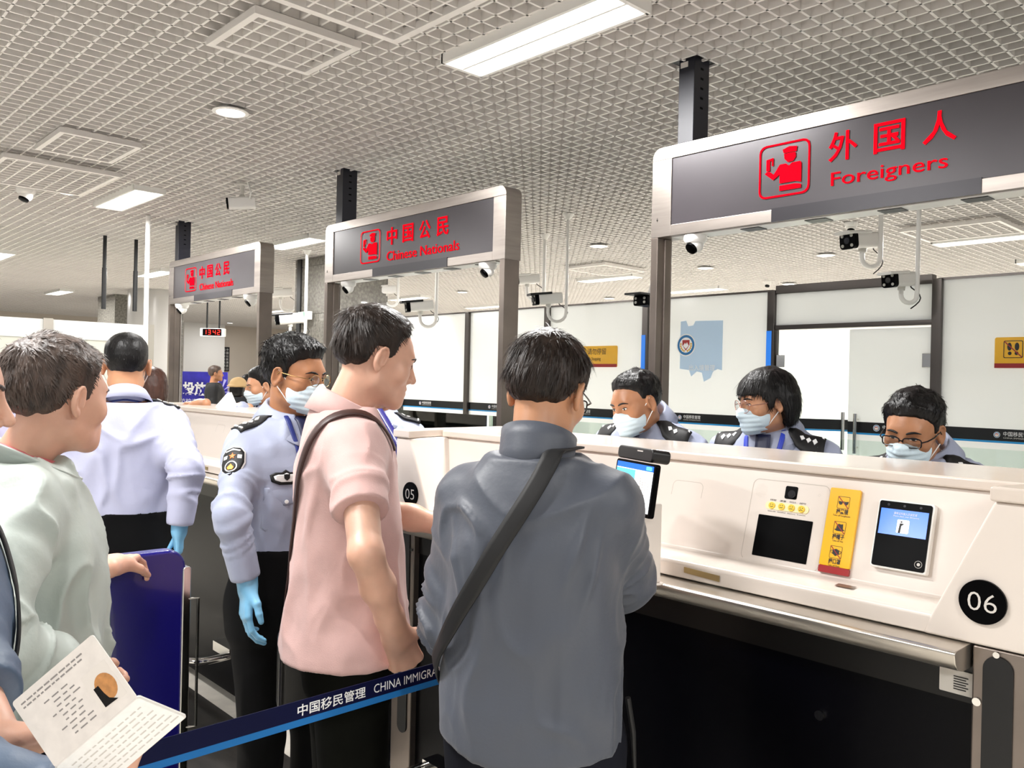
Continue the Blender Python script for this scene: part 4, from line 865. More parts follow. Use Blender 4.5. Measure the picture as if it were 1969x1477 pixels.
MASK = mat('mask_blue', 'cfe2ec', 0.7, bump=0.1, bscale=200); MASK_W = mat('mask_white', 'f2f4f4', 0.7)
GLOVE = mat('glove_blue', '79b4d8', 0.38, bump=0.15, bscale=70)
STRAP_BR = mat('brown_leather', '3b2420', 0.45); STRAP_K = mat('black_webbing', '0a0a0c', 0.6)
SPECS = mat('spectacle_frame', '15151a', 0.25, 0.3); SPECS_G = mat('gold_frame', 'b08a5a', 0.25, 0.9); LENS = glass_mat('spectacle_lens', (0.97, 0.98, 0.99), 0.03)

BODY_T = np.array([(.76, .15, .105, 0), (.92, .165, .118, -.005), (1.05, .145, .102, .004), (1.2, .16, .115, .006), (1.32, .178, .12, .0), (1.385, .172, .104, -.006), (1.43, .126, .088, -.012), (1.47, .082, .07, -.016), (1.51, .06, .058, -.012)], f32)
def torso_d(P, T, s, lean=None, p=2.4):
    z = P[:, 2]; zz = np.clip(z, T[0, 0] * s, T[-1, 0] * s) / s
    # smooth interpolation of the section table
    def itp(c):
        v = np.interp(zz, T[:, 0], T[:, c]); e = 0.02
        return (v * 2 + np.interp(np.clip(zz - e, T[0, 0], None), T[:, 0], T[:, c]) + np.interp(np.clip(zz + e, None, T[-1, 0]), T[:, 0], T[:, c])) / 4
    a, b, c = itp(1) * s, itp(2) * s, itp(3) * s
    k = (np.abs(P[:, 0] / a) ** p + np.abs((P[:, 1] - c) / b) ** p) ** (1 / p)
    return (k - 1) * np.minimum(a, b) * 0.9
def norm(v): v = np.asarray(v, f32); return v / (np.linalg.norm(v) + 1e-9)
def ik(S, W, l1, l2, pole):
    S, W = np.asarray(S, f32), np.asarray(W, f32); d = W - S; L = np.linalg.norm(d)
    if L > (l1 + l2) * 0.995: W = S + d / L * (l1 + l2) * 0.995; d = W - S; L = np.linalg.norm(d)
    a = (l1 * l1 - l2 * l2 + L * L) / (2 * L); hgt = math.sqrt(max(l1 * l1 - a * a, 1e-6)); n = d / L; p = np.asarray(pole, f32); p = norm(p - n * (p @ n))
    return S + n * a + p * hgt, W

def hand_prims(W, d, n, side, curl=(0.5, 0.6, 0.5), spread=0.0, thumb=(0.5, 0.5), s=1.0, index=None, fist=None):
    """W wrist, d finger direction, n palm normal (the way the palm faces), side +1 right hand / -1 left"""
    d = norm(d); n = np.asarray(n, f32); n = norm(n - d * (n @ d)); t = -np.cross(n, d) * side       # t points to the thumb side
    t = norm(t); out = []
    K = [(.083, .027), (.088, .009), (.084, -.009), (.076, -.026)]; Ls = [(.040, .025, .020), (.045, .028, .021), (.041, .026, .020), (.032, .020, .018)]; R = (.0088, .0090, .0086, .0075)
    W = np.asarray(W, f32)
    def pt(a, b, c): return W + (d * a + t * b + n * c) * s
    for (kl, kt), r in zip(K, R): out.append((lambda P, a=pt(0.0, kt * .62, 0), b=pt(kl * s / s, kt, -.002), r=r: cap(P, a, b, .0135 * s, (r + .0018) * s), .012 * s))
    out.append((lambda P, a=pt(.01, .0, .004), b=pt(.07, .0, .004): cap(P, a, b, .016 * s, .013 * s), .014 * s))
    out.append((lambda P, a=pt(-.05, 0, 0), b=pt(.012, 0, 0): cap(P, a, b, .026 * s, .023 * s), .018 * s))
    for i, ((kl, kt), L, r) in enumerate(zip(K, Ls, R)):
        c = index if (index is not None and i == 0) else curl; p0 = pt(kl, kt, -.002); ang = 0.0; sp = spread * (1.5 - i) * 0.35
        for j in range(3):
            ang += c[j] * (1 + 0.07 * i); dr = (d * math.cos(ang) + n * math.sin(ang)) * math.cos(sp) + t * math.sin(sp); p1 = p0 + dr * L[j] * s
            out.append((lambda P, a=p0, b=p1, r1=r * (1 - .07 * j), r2=r * (.93 - .08 * j): cap(P, a, b, r1 * s, r2 * s), (.005 if j == 0 else .0025) * s)); p0 = p1
    b0 = pt(.018, .022, .004); a1, a2 = thumb
    d1 = norm(d * .74 + t * .58 + n * (.15 + a1 * .5)); p1 = b0 + d1 * .040 * s; d2 = norm(d * (.95 - .2 * a2) + t * .25 * (1 - a2) - t * .25 * a2 + n * (.1 + a1 * .7)); p2 = p1 + d2 * .028 * s; d3 = norm(d2 * .9 + n * .3 * a2 - t * .35 * a2); p3 = p2 + d3 * .022 * s
    for a, b, r1, r2, k in ((b0, p1, .0155, .0115, .014), (p1, p2, .0108, .0098, .004), (p2, p3, .0100, .0078, .003)):
        out.append((lambda P, a=a, b=b, r1=r1, r2=r2: cap(P, a, b, r1 * s, r2 * s), k * s))
    return out

def head_prims(c, R, s=1.0, ears=True, nose=1.0, fat=1.0, fine=True):
    """list of (fn, k) in body space; c is the head centre at ear height"""
    c = np.asarray(c, f32)
    def L(fn): return lambda P: fn(((P - c) @ R) / s) * s
    X = lambda x, y, z: V3(x, y, z)
    pr = [(L(lambda Q: ell(Q, (0, -.014, .030), (.0755, .097, .086))), 0),
          (L(lambda Q: ell(Q, (0, .022, .015), (.066, .075, .075))), .02),
          (L(lambda Q: ell(Q, (0, .028, -.045), (.058 * fat, .062, .072))), .03),
          (L(lambda Q: cap(Q, X(-.046 * fat, .0, -.068), X(-.012, .076, -.096), .017, .015)), .03),
          (L(lambda Q: cap(Q, X(.046 * fat, .0, -.068), X(.012, .076, -.096), .017, .015)), .03),
          (L(lambda Q: ell(Q, (0, .083, -.100), (.017, .014, .014))), .018),
          (L(lambda Q: cap(Q, X(-.034, .077, .020), X(.034, .077, .020), .013)), .02),
          (L(lambda Q: ell(Q, (-.044 * fat, .060, -.026), (.021, .022, .022))), .025), (L(lambda Q: ell(Q, (.044 * fat, .060, -.026), (.021, .022, .022))), .025),
          (L(lambda Q: ell(Q, (0, .080, -.066), (.030, .018, .025))), .02)]
    def sock(Q): return np.minimum(ell(Q, (-.032, .100, .001), (.017, .016, .010)), ell(Q, (.032, .100, .001), (.017, .016, .010)))
    post = [(L(sock), .012, 'sub'), (L(lambda Q: np.minimum(ell(Q, (-.032, .079, .000), (.0155, .0115, .009)), ell(Q, (.032, .079, .000), (.0155, .0115, .009)))), .004, 'add'),
            (L(lambda Q: cap(Q, X(0, .090, .012), X(0, .108 + .005 * nose, -.030), .0075, .0105)), .010, 'add'),
            (L(lambda Q: np.minimum(ell(Q, (-.0125, .098, -.036), (.0085, .010, .0075)), ell(Q, (.0125, .098, -.036), (.0085, .010, .0075)))), .008, 'add'),
            (L(lambda Q: cap(Q, X(-.017, .0925, -.0605), X(.017, .0925, -.0605), .0062)), .007, 'add'), (L(lambda Q: cap(Q, X(-.015, .0915, -.0705), X(.015, .0915, -.0705), .0070)), .006, 'add'),
            (L(lambda Q: cap(Q, X(-.022, .099, -.0655), X(.022, .099, -.0655), .0022)), .004, 'sub')]
    if ears:
        for sx in (-1, 1):
            def ear(Q, sx=sx):
                q = Q * V3(sx, 1, 1); ce = V3(.079, -.010, -.006)
                E = np.array(Matrix.Rotation(0.42, 3, 'Z') @ Matrix.Rotation(-0.18, 3, 'X'), f32)
                u = (q - ce) @ E
                plate = ell(u, (0.0, 0, 0), (.0075, .0175, .031)); pl2 = ell(u, (.008, .004, -.001), (.0055, .0105, .020)); d = smax(plate, -pl2, .004)
                rim = 1e3
                th = np.linspace(-0.4, PI + 1.15, 9)
                pts = [V3(.006 + .003 * math.sin(a), .0155 * math.cos(a) * (1.0 if a < 2.6 else .8), .028 * math.sin(a) + .002) for a in th]
                for a, b in zip(pts[:-1], pts[1:]): rim = np.minimum(rim, cap(u, a, b, .0038))
                d = smin(d, rim, .004); d = smin(d, ell(u, (.003, .004, -.027), (.006, .008, .009)), .006); d = smin(d, cap(u, V3(.004, .014, .002), V3(.004, .013, -.012), .0045), .004)
                return d
            post.append((L(ear), .007, 'add'))
    def f(P):
        d = union(P, pr)
        for fn, k, m in post: d = smin(d, fn(P), k) if m == 'add' else smax(d, -fn(P), k)
        return d
    return f

HAIRLINE = np.array([(-.13, -.062), (-.085, -.060), (-.05, -.052), (-.03, -.030), (-.022, .012), (.004, .014), (.008, -.012), (.024, -.006), (.030, .030), (.05, .052), (.075, .066), (.10, .075)], f32)
def hair_field(c, R, s, style):
    c = np.asarray(c, f32); HLn = style.get('line', HAIRLINE); top, side, back = style.get('top', .022), style.get('side', .010), style.get('back', .013)
    def f(P):
        Q = ((P - c) @ R) / s; base = ell(Q, (0, -.014, .030), (.0765, .098, .087)); base = smin(base, ell(Q, (0, .022, .015), (.067, .076, .076)), .02)
        base = smin(base, cap(Q, V3(0, -.055, -.02), V3(0, -.05, -.10), .058, .058), .03) if style.get('low') else base
        if 'extra' in style: base = style['extra'](Q, base)
        zb = np.interp(Q[:, 1], HLn[:, 0], HLn[:, 1]); zb = zb + style.get('bang', lambda q: 0)(Q)
        dz = Q[:, 2] - zb; up = np.clip((Q[:, 2] - .02) / .08, 0, 1); bk = np.clip((-Q[:, 1] - .02) / .06, 0, 1)
        t = side + (top - side) * up * up * (3 - 2 * up); t = np.maximum(t, side + (back - side) * bk); e = np.clip(dz / style.get('taper', .04), 0, 1); t = t * (0.12 + 0.88 * e) if not style.get('blunt') else t
        n = vnoise(Q * V3(55, 55, 40) + 7) - .5; n2 = vnoise(Q * V3(120, 120, 50) + 3) - .5
        t = t + style.get('rough', .003) * (n * 1.6 + n2)
        return smax(base - t, (-dz + (n * .012)) * 0.8, .006) * s
    return f
def hair_strands(V, N, Q, s, R, style, count, rng, hm, parent, name='hair_strands'):
    ln, lift, wid = style.get('len', .03), style.get('lift', .35), style.get('w', .0011)
    if not len(V) or not count: return None
    pick = rng.integers(0, len(V), count); q = Q[pick]; crown = V3(*style.get('crown', (.008, -.07, .10)))
    v = q - crown; v = v / (np.linalg.norm(v, axis=1, keepdims=True) + 1e-6)
    fl = v + V3(*style.get('comb', (0, .25, -.35))) + (rng.random((count, 3)) - .5) * style.get('mess', .7)
    nl = (N[pick] @ R); fl = fl - nl * (fl * nl).sum(1, keepdims=True); fl = fl / (np.linalg.norm(fl, axis=1, keepdims=True) + 1e-6)
    HLn = style.get('line', HAIRLINE); dzb = q[:, 2] - np.interp(q[:, 1], HLn[:, 0], HLn[:, 1]); fade = np.clip(dzb / style.get('sfade', .055), style.get('fmin', .12), 1)[:, None]
    L = ln * fade * (0.5 + 0.7 * rng.random(count))[:, None]; sd = np.cross(nl, fl); W = wid * (0.7 + 0.6 * rng.random(count))[:, None]
    q = q - nl * .003; lf = lift * (0.4 + 0.9 * rng.random(count))[:, None]
    lv = []
    for t, wf in ((0, 1), (.35, 1), (.7, .75), (1.0, .12)):
        cpt = q + fl * L * t * (1 - .15 * t) + nl * (lf * L * t * (1 - .62 * t)) + V3(0, 0, -1) * L * .12 * t * t
        lv.append(cpt - sd * W * wf); lv.append(cpt + sd * W * wf)
    A = np.stack(lv, 1); base = (np.arange(count) * 8)[:, None]
    Fq = np.concatenate([base + np.array([[2 * k, 2 * k + 1, 2 * k + 3, 2 * k + 2]]) for k in range(3)])
    return A.reshape(-1, 3), Fq

class Person:
    pass
def person(px, D, H, az, label, spec, name='person', Z0=0.0):
    """stand a figure under picture column px at camera depth D, facing azimuth az (degrees left of +Y)"""
    p = at_d(px, 738, D); pos = Vector((p.x, p.y, Z0)); th = math.radians(az); s = H / 1.72
    g = spec.get; Pn = Person(); Pn.pos, Pn.th, Pn.s = pos, th, s
    ci, si = math.cos(-th), math.sin(-th)
    def loc(w): w = Vector(w) - pos; return V3(w.x * ci - w.y * si, w.x * si + w.y * ci, w.z)
    def L(v):
        if v is None: return None
        if isinstance(v, tuple) and len(v) == 2: return loc(at_d(v[0][0], v[0][1], v[1]))     # ((px, py), depth)
        return V3(*v) * s
    q = D; rh = g('rh', .0030 if q < 2.3 else .0038 if q < 3.4 else .006 if q < 6 else .010); rc = g('rc', .006 if q < 2.3 else .008 if q < 3.4 else .011 if q < 6 else .016)
    rng = np.random.default_rng(g('seed', 1)); skin = g('skin', SKIN); lean = g('lean', 0.0); hipz = .93 * s
    cl, sl = math.cos(lean), math.sin(lean)
    def TL(v):  # lean the upper body forward about the hips
        v = np.asarray(v, f32); z = v[..., 2] - hipz; y = v[..., 1]; o = v.copy(); o[..., 1] = y * cl + z * sl; o[..., 2] = hipz - y * sl + z * cl; return o
    def TI(P):
        z = P[:, 2] - hipz; y = P[:, 1]; o = P.copy(); o[:, 1] = y * cl - z * sl; o[:, 2] = hipz + y * sl + z * cl; return o
    hc = TL(V3(*g('head', (0, .012, 1.605))) * s) + V3(*g('hshift', (0, 0, 0))); hR = rotm(math.radians(g('hyaw', 0)), math.radians(g('hpitch', 0)), math.radians(g('hroll', 0)))
    hs = g('hscale', 1.0) * (0.97 * s ** 0.5)
    if g('anchor_head'):
        o_ = Vector((float(hc[0]), float(hc[1]), 0)); o_.rotate(Matrix.Rotation(th, 3, 'Z')); pos = Vector((p.x - o_.x, p.y - o_.y, Z0)); Pn.pos = pos
    neck0 = TL(V3(0, -.022, 1.43) * s); neck1 = hc + hR @ V3(0, -.022, -.055) * hs
    sh = {}; elb = {}; wr = {}
    for k, sx in (('R', 1), ('L', -1)):
        S = TL(V3(sx * g('shw', .160), -.008, g('shz', 1.385)) * s); W = L(g('wrist' + k, (sx * .24, .05, .84))); E, W = ik(S, W, .285 * s * g('armk', 1), .25 * s * g('armk', 1), V3(*g('pole' + k, (sx * .35, -1, 0))))
        sh[k], elb[k], wr[k] = S, E, W
    Pn.sh, Pn.elb, Pn.wr, Pn.hc, Pn.hR = sh, elb, wr, hc, hR
    # ---- body: head, neck, trunk, arms, legs
    hf = head_prims(hc, hR, hs, nose=g('nose', 1.0), fat=g('fat', 1.0))
    def headneck(P):
        d = hf(P); d = smin(d, cap(P, neck1, neck0, .052 * s * g('neck', 1), .060 * s * g('neck', 1)), .022)
        return d
    lo, hi = np.minimum(hc, neck0) - .16 * s, np.maximum(hc, neck0) + .16 * s; lo[2] = neck0[2] - .02
    Vh, Fh = sdf_mesh(headneck, lo, hi, rh)
    Q = ((Vh - hc) @ hR) / hs; fc = Q[Fh].mean(1)
    mi = np.zeros(len(Fh), int)
    lip = (np.abs(fc[:, 0]) < .021 - np.abs(fc[:, 2] + .0655) * .9) & (fc[:, 2] > -.0765) & (fc[:, 2] < -.0555) & (fc[:, 1] > .085); mi[lip] = 1
    parts = [(Vh, Fh, mi)]
    hips = {k: V3(sx * .088, 0, .88) * s for k, sx in (('R', 1), ('L', -1))}; feet = {k: V3(sx * g('stance', .10), g('foot' + k, 0.0), .075) * np.array([s, s, s], f32) for k, sx in (('R', 1), ('L', -1))}
    knees = {k: (hips[k] + feet[k]) / 2 + V3(0, .02 * s, .0) for k in 'RL'}
    bk = g('bodyk', 1.0); BT_ = BODY_T * np.array([1, bk, bk, 1], f32) - np.array([0, .008, .008, 0], f32)
    def trunk(P):
        d = torso_d(TI(P), BT_, s); d = smax(d, (.80 * s - P[:, 2]), .02); d = smax(d, P[:, 2] - neck0[2] - .05 * s, .02)
        for k in 'RL':
            d = smin(d, cap(P, hips[k], knees[k], .078 * s, .052 * s), .04); d = smin(d, cap(P, knees[k], feet[k], .05 * s, .036 * s), .02)
            d = smin(d, cap(P, sh[k], elb[k], .046 * s, .036 * s), .03); d = smin(d, cap(P, elb[k], wr[k], .036 * s, .024 * s), .015)
        return d
    allp = np.stack(list(sh.values()) + list(elb.values()) + list(wr.values()) + list(feet.values()) + [neck0]); lo, hi = allp.min(0) - .2, allp.max(0) + .16; lo[2] = .02
    Vb, Fb = sdf_mesh(trunk, lo, hi, .014 if q < 4 else .02); parts.append((Vb, Fb, np.zeros(len(Fb), int)))
    glovesV = {}
    for k, sx in (('R', 1), ('L', -1)):
        hd = g('hand' + k)
        if hd is None: continue
        d_ = norm(wr[k] - elb[k]) if 'd' not in hd else norm(loc(Vector(hd['d']) + pos) if hd.get('world') else V3(*hd['d'])); n_ = loc(Vector(hd['n']) + pos) if hd.get('world') else V3(*hd.get('n', (-sx, 0, 0)))
        pr = hand_prims(wr[k], d_, n_, sx, hd.get('curl', (.5, .6, .5)), hd.get('spread', .1), hd.get('thumb', (.4, .4)), s * hd.get('s', 1.0), index=hd.get('index'))
        bare = hd.get('bare', 0.10)       # length of bare forearm meshed with the hand
        fa = wr[k] + norm(elb[k] - wr[k]) * bare * s
        if bare > .24: pr = [(lambda P, k=k: cap(P, sh[k], elb[k], .046 * s, .035 * s), 0), (lambda P, k=k: cap(P, elb[k], elb[k] * .62 + wr[k] * .38, .035 * s, .0365 * s), .02), (lambda P, k=k: cap(P, elb[k] * .62 + wr[k] * .38, wr[k], .036 * s, .0255 * s), .02)] + pr
        else: pr = [(lambda P, k=k, fa=fa: cap(P, fa, wr[k], (.026 + .05 * bare) * s, .025 * s), 0)] + pr
        fpts = np.stack([wr[k] + d_ * .2, wr[k] - d_ * .02, fa] + ([elb[k], sh[k]] if bare > .24 else [])); lo, hi = fpts.min(0) - .085, fpts.max(0) + .085
        Vx, Fx = sdf_mesh(lambda P: union(P, pr), lo, hi, g('rhand', .0030 if q < 3 else .0042 if q < 6 else .008)); glovesV[k] = (Vx, Fx, hd)
        if not hd.get('glove'): parts.append((Vx, Fx, np.zeros(len(Fx), int)))
    ofs = 0; VV, FF, MM = [], [], []
    for v, f_, m_ in parts: VV.append(v); FF.append(f_ + ofs); MM.append(m_); ofs += len(v)
    body = mk_mesh(name, np.concatenate(VV), np.concatenate(FF), [skin, g('lip', LIP)], np.concatenate(MM)); body.location = pos; body.rotation_euler = (0, 0, th)
    tag(body, label, 'person', g('group')); Pn.o = body
    for k in glovesV:
        if glovesV[k][2].get('glove'): mk_mesh('glove', glovesV[k][0], glovesV[k][1], GLOVE, None, body)
    # ---- eyes and brows
    hw = lambda a: hc + (hR @ V3(*a)) * hs
    def child(qm, nm, m, par=body, **kw):
        o = qm.build(nm, m, None, **kw); o.parent = par; return o
    if q < 6 and g('face', True):
        def proj(pts, o_):       # head-frame (x, z) points laid on the face
            A = np.array([(x, .17, z) for x, z in pts], f32); W_ = hc + (A @ hR.T) * hs; dv = hR @ V3(0, -1, 0); return march(hf, W_, dv, 40, .25) - dv * o_
        op = g('eye_open', .0042)
        for sx in (-1, 1):
            al = [(sx * (.031 + .0125 * math.cos(t)), -.0005 + (op if math.sin(t) > 0 else op * .8) * math.sin(t) - .0012 * math.cos(t) * -1) for t in np.linspace(0, 2 * PI, 20)[:-1]]
            pts = proj([(sx * .031, -.0005)] + al, .0006); m = MB(); n_ = len(al); m.add([tuple(v) for v in pts], [(0, 1 + k, 1 + (k + 1) % n_) for k in range(n_)]); e = child(m, 'eye', EYE_W, smooth=True)
            gx, gz = g('gaze', (0, -.001)); ir = [(sx * .031 + gx + .0052 * math.cos(t), gz + min(.0046, op * 1.05) * math.sin(t)) for t in np.linspace(0, 2 * PI, 16)[:-1]]
            pts = proj([(sx * .031 + gx, gz)] + ir, .0011); m = MB(); n_ = len(ir); m.add([tuple(v) for v in pts], [(0, 1 + k, 1 + (k + 1) % n_) for k in range(n_)]); i = m.build('iris', IRIS, None, smooth=True); i.parent = e
            pts = proj([(sx * (.031 + .0145 * u), .0002 + op * (1 - u * u) + .0012 * u) for u in np.linspace(-1, 1, 9)], .0006); m = MB(); m.tube([tuple(v) for v in pts], [.0005, .0010, .0013, .0015, .0015, .0015, .0014, .0011, .0006], 6); child(m, 'eyelash', LASH, smooth=True)
            pts = proj([(sx * x, z) for x, z in ((.013, .0175), (.020, .0205), (.028, .0225), (.037, .0235), (.045, .0215), (.052, .0175))], .0006); m = MB(); m.tube([tuple(v) for v in pts], [.0022, .0032, .0034, .0031, .0022, .0010], 8); child(m, 'eyebrow', g('browm', g('hairm', HAIR_K)), smooth=True)
    # ---- hair
    st = g('hair')
    if st is not None:
        hm = g('hairm', HAIR_K); hfn = hair_field(hc, hR, hs, st); e = .16 + st.get('ext', 0)
        Vr, Fr = sdf_mesh(hfn, hc - e, hc + e, rh * 1.15)
        if len(Vr):
            Nr = vnormals(Vr, Fr); Qr = ((Vr - hc) @ hR) / hs; ho = mk_mesh('hair', Vr, Fr, hm, None, body)
            cnt = g('strands', 6500 if q < 2.3 else 3000 if q < 3.4 else 700 if q < 6 else 0)
            if cnt:
                sv, sf = hair_strands(Vr, Nr, Qr, hs, hR, st, cnt, rng, hm, body)
                h2 = mk_mesh('hair_strands', hc + (sv @ hR.T) * hs, sf, st.get('sm', hm), None, ho); h2['kind'] = 'stuff'
    # ---- garments
    def sleeves(P, d, up, rs, cut=None, k=.045, only=None):
        for a in 'RL':
            e = cap(P, sh[a], elb[a], rs[0] * s, rs[1] * s); 
            if cut is None or cut[a] > 1.0: e = smin(e, cap(P, elb[a], wr[a], rs[1] * s, rs[2] * s), .03 * s)
            if cut is not None:
                t = cut[a]; c = sh[a] + (elb[a] - sh[a]) * t if t <= 1 else elb[a] + (wr[a] - elb[a]) * (t - 1); n = norm(elb[a] - sh[a]) if t <= 1 else norm(wr[a] - elb[a])
                e = smax(e, ((P - c) @ n), .006)
            d = smin(d, e, k * s)
        return d
    gm = g('top')
    if gm:
        T = np.array(gm['T'], f32); cut = gm.get('cut', {'R': 1.97, 'L': 1.97}); rs = gm.get('rs', (.068, .056, .042)); zh = gm['hem'] * s
        hemf = gm.get('hemf', lambda x, y: 0)
        def topf(P):
            Pl = TI(P); d = torso_d(Pl, T, s, p=gm.get('p', 2.4)); d = smax(d, P[:, 2] - (TL(V3(0, 0, T[-1, 0]) * s))[2], .012)
            d = smax(d, (zh + hemf(P[:, 0], P[:, 1]) - P[:, 2]), .008); return sleeves(P, d, None, rs, cut, gm.get('k', .045))
        Pn.topf = topf
        pts = np.stack(list(sh.values()) + list(elb.values()) + list(wr.values())); lo = np.minimum(pts.min(0) - .12, V3(-.32, -.26, 0) * s); hi = np.maximum(pts.max(0) + .12, V3(.32, .26, 0) * s)
        if lean: hi[1] += .15 * abs(lean) * 4
        lo[2] = min(zh - .03, pts[:, 2].min() - .08); hi[2] = max(T[-1, 0] * s + .04, pts[:, 2].max() + .1)
        Vt, Ft = sdf_mesh(topf, lo, hi, rc); Nt = vnormals(Vt, Ft)
        # folds
        am = np.full(len(Vt), 9.0, f32); tt = np.zeros(len(Vt), f32); 
        for a in 'RL':
            for i, (A_, B_) in enumerate(((sh[a], elb[a]), (elb[a], wr[a]))):
                ab = B_ - A_; t = np.clip(((Vt - A_) @ ab) / (ab @ ab), 0, 1); dd_ = np.linalg.norm(Vt - A_ - t[:, None] * ab, axis=1); m = dd_ < am; am[m] = dd_[m]; tt[m] = (i + t[m])
        onarm = np.clip((.10 * s - am) / (.03 * s), 0, 1) * np.clip((tt - .18) * 6, 0, 1); X = Vt
        warp = (vnoise(X * 7 + 11) - .5)[:, None] * .09
        n1 = ridge(vnoise((X + warp) * V3(11, 11, 1.7) + g('seed', 1) * 3.1)) ** 3; n2 = ridge(vnoise((X + warp * 1.6) * V3(12, 12, 8) + 5.7)) ** 3; n3 = vnoise(X * V3(30, 30, 22)) - .5
        low = np.clip((1.385 * s - X[:, 2]) / (.45 * s), 0, 1)
        disp = (1 - onarm) * (gm.get('drape', .008) * (n1 - .35) * low + gm.get('crease', .004) * (n2 - .4) * gm.get('cz', lambda z: 1.0)(X[:, 2] / s))
        eb = np.exp(-((tt - 1.0) / .45) ** 2) + .45; na = ridge(vnoise(np.stack([tt * 7.5 + warp[:, 0] * 22, (X[:, 0] + X[:, 1]) * 8 + (X[:, 2]) * 6, X[:, 2] * 3], 1) + g('seed', 1))) ** 3
        disp += onarm * gm.get('arm', .008) * (na - .4) * eb + n3 * .0012
        disp = disp * np.where(onarm > .3, 1, np.clip((X[:, 2] - zh) / (.09 * s), .3, 1))
        if gm.get('tuck'): disp = disp * np.clip((X[:, 2] - zh) / (.07 * s), 0, 1)
        for (fa, fb_, w_, h_) in gm.get('folds', ()):
            fa, fb_ = V3(*fa) * s, V3(*fb_) * s; ab = fb_ - fa; t = np.clip(((X - fa) @ ab) / (ab @ ab), 0, 1); dist = np.linalg.norm(X - fa - t[:, None] * ab, axis=1)
            disp += h_ * np.exp(-(dist / w_) ** 2) * np.sin(np.clip(t, .08, .92) * PI)
        Vt = smooth_mesh(Vt + Nt * disp[:, None], Ft, gm.get('sit', 1), gm.get('smooth', .25)); Pn.top = mk_mesh(gm['name'], Vt, Ft, gm['m'], None, body)
        # hem / cuff bands
        def band(f_, zc, hgt, m, nm, out=.003, n=72, tilt=None):
            rows = []
            for z in (zc, zc + hgt * .5, zc + hgt):
                an = np.linspace(0, 2 * PI, n, endpoint=False); O = np.stack([np.cos(an) * .5, np.sin(an) * .5 + (0 if not lean else (z - hipz) * math.tan(lean)), np.full(n, z) + (tilt(np.cos(an), np.sin(an)) if tilt else 0)], 1).astype(f32); Dr = np.stack([-np.cos(an), -np.sin(an), an * 0], 1).astype(f32)
                rows.append(march(f_, O, Dr, 40, .48) - Dr * out)
            A = np.concatenate(rows); Fq = np.array([(i * n + k, i * n + (k + 1) % n, (i + 1) * n + (k + 1) % n, (i + 1) * n + k) for i in range(2) for k in range(n)]); o = mk_mesh(nm, A, Fq, m, None, body); sd = o.modifiers.new('thick', 'SOLIDIFY'); sd.thickness = .004; return o
        Pn.band = band
    bt = g('bottom')
    if bt:
        rl = bt.get('r', (.098, .072, .062)); wz = bt.get('waist', 1.02) * s
        def botf(P):
            d = torso_d(TI(P) if bt.get('leanw') else P, BODY_T * np.array([1, bk, bk, 1], f32) + np.array([0, bt.get('ease', .012), bt.get('ease', .012), 0], f32), s); d = smax(d, (.80 * s - P[:, 2]), .02); d = smax(d, P[:, 2] - wz, .008)
            for k in 'RL':
                d = smin(d, cap(P, hips[k], knees[k], rl[0] * s, rl[1] * s), .05 * s); d = smin(d, cap(P, knees[k], feet[k] + V3(0, 0, -.02), rl[1] * s, rl[2] * s), .02)
            return smax(d, .04 * s - P[:, 2], .006)
        Vt, Ft = sdf_mesh(botf, V3(-.34, -.26, .0) * s, V3(.34, .30, 1.10) * s, rc * 1.3); Nt = vnormals(Vt, Ft)
        n2 = ridge(vnoise(Vt * V3(10, 10, 5) + 2.2)) ** 2; Vt = Vt + Nt * ((n2 - .4) * .007)[:, None]; mk_mesh('trousers', Vt, Ft, bt['m'], None, body)
        Pn.botf = botf
    for k in 'RL':
        fo = feet[k]; f_ = lambda P, fo=fo: smax(smin(cap(P, fo + V3(0, -.045, -.025), fo + V3(0, .06, -.035), .042, .040), cap(P, fo + V3(0, .06, -.04), fo + V3(0, .165, -.045), .040, .030), .03), .008 - P[:, 2], .004)
        Vt, Ft = sdf_mesh(f_, fo + V3(-.08, -.12, -.075), fo + V3(.08, .24, .06), .008 if q < 4 else .014); mk_mesh('shoe', Vt, Ft, BLACK_G if g('shoes') is None else g('shoes'), None, body)
    Pn.child, Pn.hw, Pn.TL, Pn.hs, Pn.rng, Pn.loc, Pn.body, Pn.hf, Pn.neck0, Pn.neck1 = child, hw, TL, hs, rng, loc, body, hf, neck0, neck1
    return Pn

